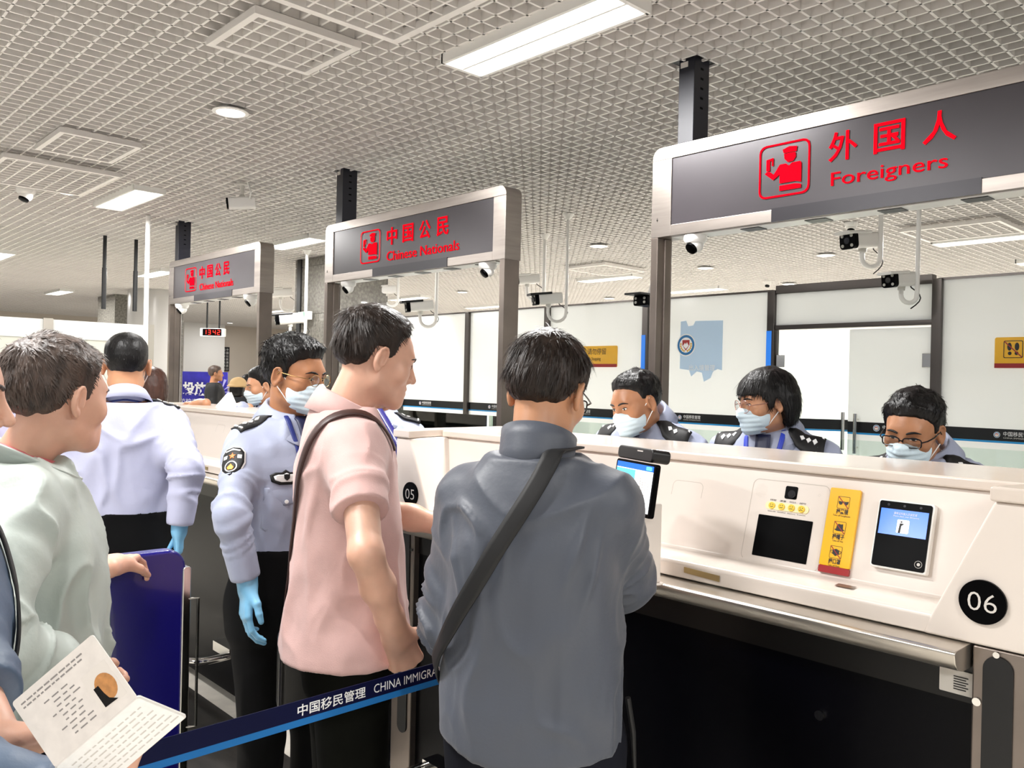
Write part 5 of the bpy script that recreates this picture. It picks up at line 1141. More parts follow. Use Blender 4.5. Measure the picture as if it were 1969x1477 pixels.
def ribbon(Pn, f, ctrl, width, m, nm, off=.004, n=40, thick=.004, par=None):
    """a strap laid on the surface of field f through local control points"""
    ctrl = [np.asarray(c, f32) for c in ctrl]; seg = np.cumsum([0] + [np.linalg.norm(b - a) for a, b in zip(ctrl[:-1], ctrl[1:])]); ts = np.linspace(0, seg[-1], n)
    path = np.stack([np.interp(ts, seg, [c[i] for c in ctrl]) for i in range(3)], 1).astype(f32)
    e = .004
    for _ in range(14):
        d = f(path); G = np.stack([f(path + V3(*(e if i == j else 0 for j in range(3)))) - f(path - V3(*(e if i == j else 0 for j in range(3)))) for i in range(3)], 1); G /= (np.linalg.norm(G, axis=1, keepdims=True) + 1e-9); path = path - G * (d - off)[:, None] * .8
        path[1:-1] = path[1:-1] * .6 + (path[:-2] + path[2:]) * .2
    T = np.gradient(path, axis=0); T /= (np.linalg.norm(T, axis=1, keepdims=True) + 1e-9); Sd = np.cross(T, G); Sd /= (np.linalg.norm(Sd, axis=1, keepdims=True) + 1e-9)
    rows = [path - Sd * width / 2, path - Sd * width / 4 + G * .001, path + Sd * width / 4 + G * .001, path + Sd * width / 2]; A = np.stack(rows, 1).reshape(-1, 3)
    Fq = np.array([(4 * i + k, 4 * i + k + 1, 4 * (i + 1) + k + 1, 4 * (i + 1) + k) for i in range(n - 1) for k in range(3)]); o = mk_mesh(nm, A, Fq, m, None, par or Pn.body)
    sd = o.modifiers.new('thick', 'SOLIDIFY'); sd.thickness = thick; sd.offset = 0; return o
def patch(Pn, f, centre, ux, uz, outline, m, nm, off=.002, thick=.002, par=None, start=.25, rings=5):
    """a flat emblem or pocket laid on the surface: outline in metres on the plane (ux, uz) around centre"""
    c = np.asarray(centre, f32); ux = norm(ux); uz = norm(uz); nrm = np.cross(ux, uz); o2 = np.asarray(outline, f32); n = len(o2); ctr = o2.mean(0)
    pts = [ctr] + [ctr + (o2[k] - ctr) * (r / rings) for r in range(1, rings + 1) for k in range(n)]; pts = np.array(pts, f32)
    O = c + pts[:, :1] * ux + pts[:, 1:2] * uz + nrm * start; S = march(f, O, -nrm, 50, start * 2) + nrm * off
    Ft = [(0, 1 + k, 1 + (k + 1) % n, 1 + (k + 1) % n) for k in range(n)]
    Fq = [(1 + r * n + k, 1 + (r + 1) * n + k, 1 + (r + 1) * n + (k + 1) % n, 1 + r * n + (k + 1) % n) for r in range(rings - 1) for k in range(n)]
    me = bpy.data.meshes.new(nm); me.from_pydata([tuple(v) for v in S], [], [t[:3] for t in Ft] + Fq); me.materials.append(m); me.polygons.foreach_set('use_smooth', [True] * len(me.polygons)); me.update()
    o = bpy.data.objects.new(nm, me); COL.objects.link(o); o.parent = par or Pn.body
    sd = o.modifiers.new('thick', 'SOLIDIFY'); sd.thickness = thick; sd.offset = 1; return o
def collar(Pn, m, nm='collar', rx=.064, ry=.066, z=1.468, hs_=.036, fall=.045, point=.075, gap=.30, dip=.045, yc=-.012, flare=.012, stand=False, thick=.0028, tilt=0.0, wob=0.0):
    s = Pn.s; n = 64; A = []
    for k in range(n):
        ph = -PI + gap + (2 * PI - 2 * gap) * k / (n - 1)        # 0 at the back
        fr = (1 - math.cos(ph)) / 2; ca, sa = -math.cos(ph), math.sin(ph); zb = z - dip * fr ** 1.3 + .004 * math.cos(2 * ph); pt = max(0, (abs(ph) - 1.7) / (PI - gap - 1.7)) if abs(ph) > 1.7 else 0
        w = wob * math.sin(ph * 7) 
        def R(o, dz): return (sa * (rx + o + w), yc + ca * (ry + o + w) + tilt * (zb + dz - z), zb + dz)
        if stand: prof = [R(.004, -.035), R(.004, .012), R(.002 + flare * .5, hs_ * .6), R(flare, hs_ * (1 - .15 * fr))]
        else: fl = fall + (point - fall) * pt ** 1.6; prof = [R(.002, -.03), R(-.002, hs_ * .6 * (1 - .3 * fr)), R(.001, hs_ * (1 - .3 * fr)), R(.006, hs_ * (1 - .3 * fr) - .003), R(.010 + flare * .3, hs_ * (1 - .3 * fr) - fl * .4), R(.012 + flare + .034 * pt, hs_ * (1 - .3 * fr) - fl)]
        A += prof
    q = len(A) // n; A = Pn.TL(np.array(A, f32) * s); Fq = np.array([(k * q + j, k * q + j + 1, (k + 1) * q + j + 1, (k + 1) * q + j) for k in range(n - 1) for j in range(q - 1)])
    o = mk_mesh(nm, A, Fq, m, None, Pn.body); sd = o.modifiers.new('thick', 'SOLIDIFY'); sd.thickness = thick; sd.offset = 0; return o
def face_mask(Pn, straps=True, m=MASK):
    hc, hR, hs = Pn.hc, Pn.hR, Pn.hs
    def f(P):
        Q = ((P - hc) @ hR) / hs
        d = ell(Q, (0, .036, -.050), (.066, .078, .070)); d = smin(d, cap(Q, V3(0, .095, -.005), V3(0, .112, -.035), .012, .014), .03); d = smin(d, ell(Q, (0, .082, -.095), (.030, .025, .025)), .03)
        pl = .0012 * np.sin(Q[:, 2] * 330) * (np.abs(Q[:, 0]) < .06)
        d = d + pl; z1 = -.021 + .012 * np.clip(1 - np.abs(Q[:, 0]) / .03, 0, 1) - .10 * np.clip(np.abs(Q[:, 0]) - .03, 0, 1); z0 = -.118 + .35 * np.clip(np.abs(Q[:, 0]) - .02, 0, 1)
        d = smax(d, Q[:, 2] - z1, .003); d = smax(d, z0 - Q[:, 2], .003); d = smax(d, .020 - Q[:, 1], .003); return d * hs
    V, Fq = sdf_mesh(f, hc - .17, hc + .17, .0035 if Pn.s else .004); o = mk_mesh('face_mask', V, Fq, m, None, Pn.body)
    if straps:
        for sx in (-1, 1):
            for pth in ([(.060, .028, -.022), (.074, .012, -.002), (.083, -.006, .020), (.086, -.020, .012)], [(.056, .030, -.085), (.069, .014, -.060), (.080, -.004, -.036), (.086, -.018, -.030)]):
                q = MB(); q.tube([Pn.hw((sx * x, y, z)) for x, y, z in pth], .0016, 6); t = q.build('ear_loop', MASK_W, None, smooth=True); t.parent = o
    return o
def spectacles(Pn, m, rw=.023, rh=.019, z=-.004, y=.108, round_=True, wire=.0012):
    for_ = []; o = None; q = MB()
    for sx in (-1, 1):
        ring = []
        for k in range(25):
            a = 2 * PI * k / 24; e = 1 if round_ else .5; cx = math.copysign(abs(math.cos(a)) ** e, math.cos(a)); cz = math.copysign(abs(math.sin(a)) ** e, math.sin(a)); ring.append(Pn.hw((sx * (.032 + rw * cx), y - .010 * abs(cx * sx * .5 + .5) ** 2 if False else y - .22 * max(0, (.032 + rw * cx) - .03), z + rh * cz)))
        q.tube(ring, wire, 6, cap=False)
        q.tube([Pn.hw((sx * (.032 + rw), y - .22 * (.002 + rw), z + .004)), Pn.hw((sx * .072, y - .022, z + .006)), Pn.hw((sx * .079, .05, z + .007)), Pn.hw((sx * .082, .0, z + .012)), Pn.hw((sx * .082, -.025, z - .012))], wire * 1.1, 6)
    q.tube([Pn.hw((-.032 + rw, y, z + .004)), Pn.hw((0, y + .003, z + .007)), Pn.hw((.032 - rw, y, z + .004))], wire, 6)
    o = q.build('glasses', m, None, smooth=True); o.parent = Pn.body
    for sx in (-1, 1):
        ql = MB(); pts = []
        for k in range(20):
            a = 2 * PI * k / 20; e = 1 if round_ else .5; cx = math.copysign(abs(math.cos(a)) ** e, math.cos(a)); cz = math.copysign(abs(math.sin(a)) ** e, math.sin(a)); pts.append(Pn.hw((sx * (.032 + rw * .97 * cx), y - .22 * max(0, (.032 + rw * cx) - .03), z + rh * .97 * cz)))
        ql.add(pts, [tuple(range(20))]); l = ql.build('lens', LENS, None); l.parent = o
    return o
def epaulette(Pn, sx, n_stars=3, bar=1):
    s = Pn.s; f = Pn.topf; a, b = (.075, .190); xs = np.linspace(a, b, 9); ys = np.linspace(-.022, .034, 5)
    def top(x, y): O = Pn.TL(np.stack([np.asarray(x, f32) * sx * s, (np.asarray(y, f32) - .008) * s, np.full(len(x), 1.60 * s, f32)], 1).astype(f32)); return march(f, O, V3(0, 0, -1), 50, .4)
    X, Y = np.meshgrid(xs, ys, indexing='ij'); Y = Y * np.where(X < .10, .8, 1); A = top(X.ravel(), Y.ravel()) + V3(0, 0, .007); n = 5
    Fq = np.array([(i * n + j, (i + 1) * n + j, (i + 1) * n + j + 1, i * n + j + 1) for i in range(8) for j in range(4)])
    o = mk_mesh('epaulette', A, Fq, EPAUL, None, Pn.body); sd = o.modifiers.new('thick', 'SOLIDIFY'); sd.thickness = .006; sd.offset = 0
    q = MB()
    def dia(cx, r):
        pts = top(np.array([cx - r, cx, cx + r, cx]), np.array([0, -r, 0, r]) + .006) + V3(0, 0, .0125); q.add([tuple(p) for p in pts], [(0, 1, 2, 3)])
    for k in range(n_stars): dia(.118 + .021 * k, .0085)
    for k in range(bar): x0 = .181 - k * .009; pts = top(np.array([x0 - .003, x0 + .003, x0 + .003, x0 - .003]), np.array([-.017, -.017, .029, .029])) + V3(0, 0, .0125); q.add([tuple(p) for p in pts], [(0, 1, 2, 3)])
    r = q.build('rank_marks', SILVER, None); r.parent = o; sd = r.modifiers.new('thick', 'SOLIDIFY'); sd.thickness = .003; sd.offset = 0
# ------------------------------------------------------------------ the people of the photo
def off(T, e, eb=None):
    T = BODY_T.copy() if T is None else np.array(T, f32); T[:, 1] += e; T[:, 2] += e if eb is None else eb; return T
SHORT = dict(top=.020, side=.007, back=.010, rough=.003, len=.022, lift=.5, mess=.9)
def rr(pts): return pts
def uniform(P, stars=3, bar=1, patch_side='R', tie=True, lanyard=False, full=True):
    s = P.s; f = P.topf
    collar(P, SHIRT_U, 'collar', z=1.497, rx=.067, ry=.069, point=.095, fall=.052, flare=.030, dip=.045)
    for sx in (1, -1): epaulette(P, sx, stars, bar)
    fr = lambda x, z: P.TL(V3(x * s, 0, z * s))
    if tie:
        pts = [P.TL(V3(0, .052, 1.455) * s), P.TL(V3(0, .10, 1.38) * s), P.TL(V3(0, .12, 1.28) * s), P.TL(V3(0, .12, 1.12) * s)]
        ribbon(P, f, pts, .05, mat('tie_navy', '1c2040', 0.5), 'tie', off=.006, n=24)
    if not full: return
    def pt(x, z, out, m, nm, off_=.002, th=.002, par=None): return patch(P, f, fr(x, z), (-1, 0, 0), (0, 0, 1), out, m, nm, off_, th, par)
    for sx in (1, -1):
        fl = [(-.058, .02), (.058, .02), (.058, -.022), (0.0, -.036), (-.058, -.022)]
        pk = pt(sx * .092, 1.245, [(-.056, .02), (.056, .02), (.056, -.105), (.045, -.115), (-.045, -.115), (-.056, -.105)], SHIRT_U, 'chest_pocket', .0015, .003)
        fp = pt(sx * .092, 1.245, fl, SHIRT_U, 'pocket_flap', .006, .003, pk); pt(sx * .092, 1.222, circ(0, 0, .006, 12), SILVER, 'button', .010, .003, fp)
    w = [(-.045, .008), (-.03, .016), (-.012, .016), (0, .024), (.012, .016), (.03, .016), (.045, .008), (.04, -.012), (.018, -.022), (-.018, -.022), (-.04, -.012)]
    b = pt(.092, 1.295, w, EPAUL, 'chest_badge', .004, .003)
    pt(.092, 1.295, [(x * .8, y * .6) for x, y in w], SILVER, 'winged_emblem', .0075, .001, b); pt(.092, 1.297, [(-.009, .009), (.009, .009), (.008, -.004), (0, -.011), (-.008, -.004)], EPAUL, 'shield', .010, .001, b)
    # arm patch
    for sx, k in ((1, 'R'),):
        c = P.sh[k] * .62 + P.elb[k] * .38; ax = norm(P.sh[k] - P.elb[k]); out = norm(np.cross(ax, V3(0, 1, 0)) * -sx) if False else norm(V3(sx, .85, 0) - ax * (V3(sx, .85, 0) @ ax)); ux = np.cross(ax, out)
        def ap(o_, m, nm, of, par=None): return patch(P, f, c, ux, ax, o_, m, nm, of, .001, par, start=.12)
        sh_ = [(-.036, .030), (-.024, .044), (0, .048), (.024, .044), (.036, .030), (.038, -.005), (.030, -.032), (.014, -.048), (0, -.056), (-.014, -.048), (-.030, -.032), (-.038, -.005)]
        a = ap(sh_, SILVER, 'arm_patch', .003); ap([(x * .92, y * .93) for x, y in sh_], EPAUL, 'patch_field', .0045, a)
        st = [(math.sin(2 * PI * i / 10) * (.012 if i % 2 == 0 else .005), .014 + math.cos(2 * PI * i / 10) * (.012 if i % 2 == 0 else .005)) for i in range(10)]
        ap(st, mat('star_orange', 'e0761e', 0.5), 'star', .006, a); ap(circ(0, -.022, .019, 20), SILVER, 'ring', .006, a); ap(circ(0, -.022, .015, 20), EPAUL, 'disc', .0072, a); ap([(-.011, -.026), (0, -.014), (.011, -.026), (.007, -.034), (-.007, -.034)], mat('patch_gold', 'e69a1c', 0.5), 'gate_emblem', .0085, a)
        for xx in (-.022, .022): ap([(xx - .006, .018), (xx + .006, .018), (xx + .006, .006), (xx - .006, .006)], SILVER, 'patch_character', .006, a)
        ap([(-.024, .034), (0, .040), (.024, .034), (.022, .029), (0, .034), (-.022, .029)], SILVER, 'patch_lettering', .006, a)
    if lanyard:
        BL = mat('lanyard_blue', '2a3fb4', 0.5)
        for sx in (1, -1): ribbon(P, f, [P.TL(V3(sx * .055, .03, 1.46) * s), P.TL(V3(sx * .05, .1, 1.38) * s), P.TL(V3(sx * .02, .12, 1.25) * s), P.TL(V3(0, .12, 1.12) * s)], .016, BL, 'lanyard', off=.006, n=20)

UNI_T = off(None, .016, .014)[:-1]
UNI = dict(name='uniform_shirt', m=SHIRT_U, T=UNI_T, hem=1.05, tuck=True, rs=(.060, .054, .040), drape=.014, crease=.011, arm=.014)
PANTS = dict(m=BLACK_C, waist=1.068, ease=.022)

# 1 the man in the slate jacket, back to the camera
JT = [(.80, .185, .150, -.01), (.90, .186, .148, -.012), (1.05, .178, .140, -.012), (1.2, .172, .138, -.012), (1.30, .178, .138, -.012), (1.385, .168, .120, -.016), (1.435, .130, .098, -.02), (1.475, .092, .080, -.02)]
P1 = person(1040, 1.70, 1.70, 27, 'man in slate grey jacket with black strap, back turned, at the nearest counter', dict(
    seed=4, hyaw=-8, hpitch=16, hroll=2, head=(.004, .035, 1.60), hairm=HAIR_B, fat=1.0,
    hair=dict(top=.024, side=.009, back=.014, rough=.004, sfade=.10, fmin=.06, len=.045, lift=.16, mess=.35, crown=(.01, -.055, .105), comb=(0, 0, -.25)),
    shw=.150, hscale=.95, wristR=(.08, .44, 1.15), poleR=(.3, -.5, -1), wristL=(-.185, .17, .905), poleL=(-.4, -1, 0), handR=dict(d=(-.2, 1, -.2), n=(-.3, 0, -1)), handL=dict(d=(.2, .6, -.6), n=(1, 0, 0), bare=.16),
    top=dict(name='jacket', m=GREY_J, T=JT, hem=.895, rs=(.064, .066, .056), cut={'R': 1.75, 'L': 1.5}, drape=.026, crease=.009, arm=.013, smooth=.4, k=.05, hemf=lambda x, y: .035 * np.abs(x) / .2 - .02,
             folds=[((-.11, -.16, 1.44), (-.07, -.16, 1.02), .011, .011), ((.05, -.16, 1.34), (.03, -.17, .90), .010, .015), ((-.03, -.16, 1.26), (-.07, -.17, .88), .009, .013), ((.11, -.14, 1.34), (.10, -.15, .93), .010, .013), ((.14, -.13, 1.22), (.15, -.12, .95), .009, .010), ((-.12, -.14, 1.15), (-.13, -.14, .92), .009, .011),
                    ((-.16, -.1, 1.40), (-.05, -.15, 1.32), .010, .009), ((.15, -.1, 1.42), (.09, -.15, 1.20), .010, .011), ((.16, -.08, 1.36), (.12, -.14, 1.12), .008, .009), ((-.15, -.1, 1.34), (-.10, -.15, 1.14), .009, .010)]),
    bottom=dict(m=INDIGO, waist=1.0, r=(.090, .076, .066))))
collar(P1, GREY_J, 'stand_collar', rx=.070, ry=.072, z=1.478, hs_=.062, gap=.45, dip=.05, yc=-.016, flare=.006, stand=True, thick=.006, tilt=.35)
s1 = P1.s
ribbon(P1, P1.topf, [V3(.070, .03, 1.50) * s1, V3(.064, -.05, 1.485) * s1, V3(.03, -.13, 1.40) * s1, V3(-.06, -.16, 1.25) * s1, V3(-.14, -.13, 1.12) * s1, V3(-.175, -.04, 1.02) * s1, V3(-.18, .04, .97) * s1], .036, STRAP_K, 'shoulder_strap', off=.013, n=60)
spectacles(P1, SPECS, round_=False, rw=.024, rh=.016, wire=.0016)
q = MB(); q.tube([V3(.195, .0, 1.0) * s1, V3(.205, .01, .93) * s1, V3(.208, .02, .85) * s1], [.006, .006, .004], 8); P1.child(q, 'bag_cord', STRAP_K, smooth=True)

# 2 the man in the pink polo shirt
PT = [(.80, .205, .168, .0), (.90, .195, .160, .002), (1.05, .166, .138, .006), (1.2, .160, .128, .002), (1.32, .168, .120, -.008), (1.385, .164, .112, -.008), (1.435, .130, .096, -.014), (1.475, .090, .080, -.016)]
P2 = person(674, 2.15, 1.78, -24, 'man in pink polo shirt and dark trousers, brown strap across his back', dict(
    seed=9, bodyk=.86, hshift=(.009, .026, 0), hyaw=6, hpitch=15, head=(0, .035, 1.60), hairm=HAIR_B, skin=SKIN_R, fat=1.06, nose=1.0,
    hair=dict(top=.022, side=.008, back=.011, rough=.003, len=.05, lift=.10, mess=.25, crown=(.01, -.06, .10), comb=(0, .35, -.1), sfade=.10, fmin=.06, line=np.array([(-.13, -.058), (-.085, -.056), (-.05, -.046), (-.034, -.020), (-.026, .018), (.004, .022), (.010, -.004), (.026, .004), (.034, .045), (.055, .070), (.075, .082), (.10, .09)], f32)),
    shw=.148, wristR=((762, 1222), 1.94), poleR=(1, -.3, 0), wristL=(-.20, .36, 1.12), poleL=(-.6, -1, 0),
    handR=dict(n=(-1, -.1, 0), curl=(.75, 1.1, .8), thumb=(.7, .6), bare=.3, s=1.12), handL=dict(d=(.35, .8, -.45), n=(.4, -.2, -.9), curl=(.6, .7, .5), bare=.25, thumb=(.6, .6)),
    top=dict(name='polo_shirt', m=PINK, T=PT, hem=.875, rs=(.066, .062, .06), cut={'R': .63, 'L': .63}, drape=.018, crease=.008, arm=.010, k=.045,
             folds=[((.14, -.08, 1.36), (.08, -.13, 1.10), .016, .006), ((.10, -.12, 1.3), (.13, -.10, .95), .016, .007), ((.0, -.15, 1.35), (.05, -.15, .95), .02, .007), ((.17, .05, 1.25), (.15, .03, .95), .012, .007)]),
    bottom=dict(m=OLIVE, waist=1.0, r=(.086, .080, .075))))
collar(P2, PINK, 'collar', rx=.070, ry=.072, z=1.482, hs_=.040, fall=.052, point=.085, gap=.32, dip=.05, tilt=.25)
s2 = P2.s
ribbon(P2, P2.topf, [V3(.105, .10, 1.38) * s2, V3(.108, .02, 1.465) * s2, V3(.10, -.06, 1.43) * s2, V3(.070, -.12, 1.32) * s2, V3(.015, -.15, 1.18) * s2, V3(-.06, -.15, 1.04) * s2, V3(-.12, -.12, .94) * s2], .025, STRAP_BR, 'bag_strap', off=.006, n=60)
q = MB(); q.prism(rrect(-.15, .13, .66, .90, .03), lambda u, v, w: (-.235 + w, u, v), -.05, .05); b = P2.child(q, 'shoulder_bag', mat('black_leather', '0b0907', 0.35), bevel=.02, seg=3)
q = MB(); q.box(-.29, -.284, -.06, .0, .78, .82); q.box(-.29, -.283, -.05, -.01, .80, .805); k = q.build('buckle', SPECS_G, None); k.parent = b

# 3 the standing officer with mask and glove
P3 = person(560, 2.70, 1.72, -86, 'masked officer with gold rimmed glasses and blue glove standing behind the pink shirt man', dict(
    seed=3, hyaw=20, hpitch=8, hairm=HAIR_K, skin=SKIN_D, head=(0, .02, 1.607),
    hair=dict(top=.026, side=.006, back=.009, rough=.006, len=.024, lift=.7, mess=1.1),
    armk=.87, wristR=((476, 1126), 2.46), poleR=(1, .75, 0), wristL=(-.22, .12, .86), handR=dict(d=(.12, .15, -1), n=(-1, .2, 0), curl=(.3, .45, .35), glove=True, bare=.03, thumb=(.15, .25), spread=.02, s=1.05), handL=dict(glove=True, bare=.03),
    top=dict(UNI, cut={'R': 1.9, 'L': 1.9}, rs=(.056, .049, .043), arm=.010, folds=[((.15, .08, 1.38), (.10, .12, 1.10), .014, .006), ((.05, .12, 1.2), (.06, .12, 1.02), .012, .006)]), bottom=PANTS))
uniform(P3, 3, 1); face_mask(P3); spectacles(P3, SPECS_G, z=-.002)
ribbon(P3, P3.topf, [P3.TL(V3(.05, .05, 1.455) * P3.s), P3.TL(V3(.045, .11, 1.36) * P3.s), P3.TL(V3(.03, .12, 1.22) * P3.s)], .014, mat('lanyard_navy', '1f2c70', 0.5), 'lanyard', off=.008, n=20)

# 4 the officer in pale shirt seen from behind
P4 = person(242, 3.20, 1.75, 71, 'officer in pale lilac shirt seen from behind, white mask loops at his ears', dict(
    seed=14, hpitch=6, hairm=HAIR_K, skin=SKIN, hair=dict(top=.012, side=.003, back=.004, rough=.0015, len=.010, lift=.8, mess=1, taper=.09),
    armk=.88, wristR=((345, 1018), 3.10), poleR=(.3, -1, 0), wristL=(-.27, .08, .86), handR=dict(d=(0, .2, -1), n=(-1, .2, 0), glove=True, bare=.03), handL=dict(glove=True, bare=.03),
    top=dict(UNI, m=SHIRT_W, T=off(None, .024, .024)[:-1], cut={'R': 1.92, 'L': 1.92}, rs=(.064, .060, .046), drape=.012, arm=.010, smooth=.4, crease=.014), bottom=PANTS))
collar(P4, SHIRT_W, 'collar', z=1.497, rx=.067, ry=.069, flare=.018); face_mask(P4)
for sx in (1, -1): epaulette(P4, sx, 3, 1)
q = MB(); q.tube([P4.TL(V3(.068 * math.sin(a), -.012 - .072 * math.cos(a), 1.478 - .01 * abs(a)) * P4.s) for a in np.linspace(-1.9, 1.9, 20)], .0035, 6); P4.child(q, 'lanyard', mat('lanyard_navy', '1f2c70', 0.5))

# 5 the man in the pale green jacket
GT = [(.78, .19, .165, .0), (.90, .19, .165, .0), (1.05, .186, .160, .005), (1.2, .186, .155, .005), (1.32, .19, .145, .0), (1.385, .182, .126, -.006), (1.435, .142, .108, -.012), (1.472, .106, .098, -.008)]
P5 = person(48, 1.72, 1.66, -10, 'man in pale green jacket with greying hair, hand on the blue barrier', dict(
    seed=5, hyaw=30, hshift=(.026, .038, 0), hpitch=4, head=(0, .02, 1.605), hairm=HAIR_G, skin=SKIN_R, fat=1.05,
    hair=dict(top=.022, side=.006, back=.011, rough=.004, len=.026, lift=.45, mess=.8, crown=(.005, -.075, .09), comb=(0, .2, -.2)),
    wristL=((222, 1086), 2.13), poleL=(-.6, -.6, -.8), wristR=((150, 1310), 1.58), poleR=(.9, -.8, -.2),
    handL=dict(world=True, d=(-.75, .52, -.05), n=(-.1, .15, -1), curl=(.5, .75, .5), spread=.3, thumb=(.6, .1), bare=.06, s=1.05), handR=dict(bare=.1),
    top=dict(name='jacket', m=GREEN_J, T=GT, hem=.80, rs=(.078, .076, .064), cut={'R': 1.8, 'L': 1.85}, drape=.024, crease=.020, arm=.013, smooth=.3, k=.03,
             folds=[((.12, -.1, 1.43), (.0, -.16, 1.36), .012, .008), ((.16, -.05, 1.40), (.05, -.16, 1.28), .012, .008), ((.2, .05, 1.3), (.18, .1, 1.0), .014, .01)]),
    bottom=dict(m=INDIGO, waist=.95, r=(.108, .088, .078))))
collar(P5, GREEN_J, 'stand_collar', rx=.096, ry=.098, z=1.488, hs_=.050, gap=.55, dip=.11, yc=.006, flare=.022, stand=True, thick=.006, wob=.003)
collar(P5, mat('coral_tshirt', 'd8747a', 0.7), 'tshirt_neckline', rx=.072, ry=.078, z=1.487, hs_=.034, gap=.1, dip=.06, yc=.004, stand=True, flare=.002, thick=.004)
ribbon(P5, P5.topf, [V3(-.02, .15, 1.42) * P5.s, V3(.0, .17, 1.25) * P5.s, V3(.0, .17, 1.0) * P5.s, V3(.0, .17, .82) * P5.s], .05, GREEN_D, 'front_zip_flap', off=.006, n=30)

# 6 the man at the left frame edge who holds the passport
P6 = person(-160, 1.22, 1.68, -14, 'man cut by the left frame edge holding an open passport in both hands', dict(
    seed=6, hpitch=8, hyaw=0, skin=SKIN_R, hairm=HAIR_B, hair=SHORT, nose=1.15, face=True,
    wristR=((172, 1575), .95), poleR=(.8, -.8, -.6), wristL=((5, 1440), 1.02), poleL=(-.8, -.8, -.6),
    handR=dict(world=True, d=(-.25, .35, .8), n=(-.95, .25, -.3), curl=(1.0, 1.1, .7), thumb=(.7, .5), bare=.06, s=1.05), handL=dict(world=True, d=(.50, .60, .20), n=(-.1, .5, .85), curl=(.55, .7, .5), thumb=(.6, .3), bare=.20, s=1.0),
    rhand=.0026, top=dict(name='jacket', m=mat('steel_blue_jacket', '4f6076', 0.5, bump=0.15, bscale=100), T=JT, hem=.85, rs=(.076, .066, .050), cut={'R': 1.95, 'L': 1.62}, drape=.01, arm=.012), bottom=dict(m=INDIGO, waist=1.0)))
collar(P6, MATS['steel_blue_jacket'], 'stand_collar', stand=True, hs_=.04, rx=.07, ry=.07, thick=.005)
# black strap at the very left edge
ribbon(P6, P6.topf, [V3(-.06, .05, 1.49) * P6.s, V3(-.02, .14, 1.36) * P6.s, V3(.08, .15, 1.2) * P6.s, V3(.17, .08, 1.05) * P6.s], .04, STRAP_K, 'shoulder_strap', off=.006, n=40)

# 7 passport
PAPER = mat('passport_paper', 'e9e2dc', 0.5, noise=0.06, nscale=60); PAPER_W = mat('passport_white_page', 'f1f0ee', 0.5, noise=0.03, nscale=120)
a, b, c_ = at_d(22, 1352, .93), at_d(178, 1219, .93), at_d(262, 1290, 0.92)
ux = (b - a).normalized(); vv = (c_ - b); vv = (vv - ux * vv.dot(ux)).normalized(); nn = ux.cross(vv)
if nn.dot(EYE - a) < 0: nn = -nn
Lw = (b - a).length; Hh = .088
r = empty('passport', a); tag(r, 'open passport with photo page held at lower left', 'passport')
pf = lambda u, v, w: a + ux * u + vv * v + nn * w
q = MB(); q.prism(rrect(0, Lw, 0, Hh, .004), pf, -.001, 0); pg = q.build('photo_page', PAPER, r)
ip = (CR * .65 - CU * .76); ip = (ip - ux * ip.dot(ux)).normalized(); fw = (CF - ux * CF.dot(ux)).normalized(); v2 = (ip * .75 + fw * .66).normalized(); n2_ = ux.cross(v2); n2_ = n2_ if n2_.dot(EYE - a) > 0 else -n2_
h0 = a + vv * Hh; p2f = lambda u, v, w: h0 + ux * (u + .004 * 0) + v2 * v + n2_ * w
q = MB(); q.prism(rrect(0.0, Lw, 0, .07, .004), p2f, -.001, 0); w2 = q.build('visa_page', PAPER_W, r)
q = MB(); q.prism(rrect(-.002, Lw + .002, -.001, .0715, .004), p2f, -.003, -.001); q.build('cover', mat('cover_pale', 'd8d5d0', 0.5), w2)
q = MB()
for k in range(7):
    x = .01
    while x < Lw - .012: w_ = random.uniform(.004, .012); q.prism([(x, .012 + k * .008), (x + w_, .012 + k * .008), (x + w_, .0138 + k * .008), (x, .0138 + k * .008)], p2f, .0001, .0003); x += w_ + .003
q.build('faint_print', mat('faint_print', 'cfcbc6', 0.6), w2)
q = MB(); q.prism(rrect(Lw - .040, Lw - .006, .030, .076, .001), pf, .0001, .0003); ph = q.build('photo', mat('photo_backdrop', 'e8e1da', 0.4), pg)
q = MB(); ctr = (Lw - .021, .055); q.prism([(ctr[0] + .0125 * math.cos(t), ctr[1] + .0155 * math.sin(t)) for t in np.linspace(0, 2 * PI, 24)[:-1]], pf, .0003, .0005); q.build('portrait_face', mat('portrait_skin', 'c58a52', 0.5, noise=0.2, nscale=150), ph)
q = MB(); q.prism([(ctr[0] - .0135, ctr[1] - .006), (ctr[0] - .0135, ctr[1] + .018), (ctr[0] + .004, ctr[1] + .019), (ctr[0] - .004, ctr[1] + .012), (ctr[0] - .006, ctr[1] + .004), (ctr[0] - .007, ctr[1] - .006)], pf, .0005, .0007); q.build('portrait_hair', HAIR_K, ph)
q = MB()
for k in range(2):
    x = .008
    while x < Lw - .03: w_ = random.uniform(.003, .010); q.prism([(x, .008 + k * .005), (x + w_, .008 + k * .005), (x + w_, .0098 + k * .005), (x, .0098 + k * .005)], pf, .0001, .0003); x += w_ + .002
for k in range(9):
    x = .04 if k % 3 else .03
    while x < Lw - .055: w_ = random.uniform(.004, .010); q.prism([(x, .024 + k * .006), (x + w_, .024 + k * .006), (x + w_, .0255 + k * .006), (x, .0255 + k * .006)], pf, .0001, .0003); x += w_ + .004
q.build('printed_lines', mat('grey_ink', '8f8a88', 0.6), pg)

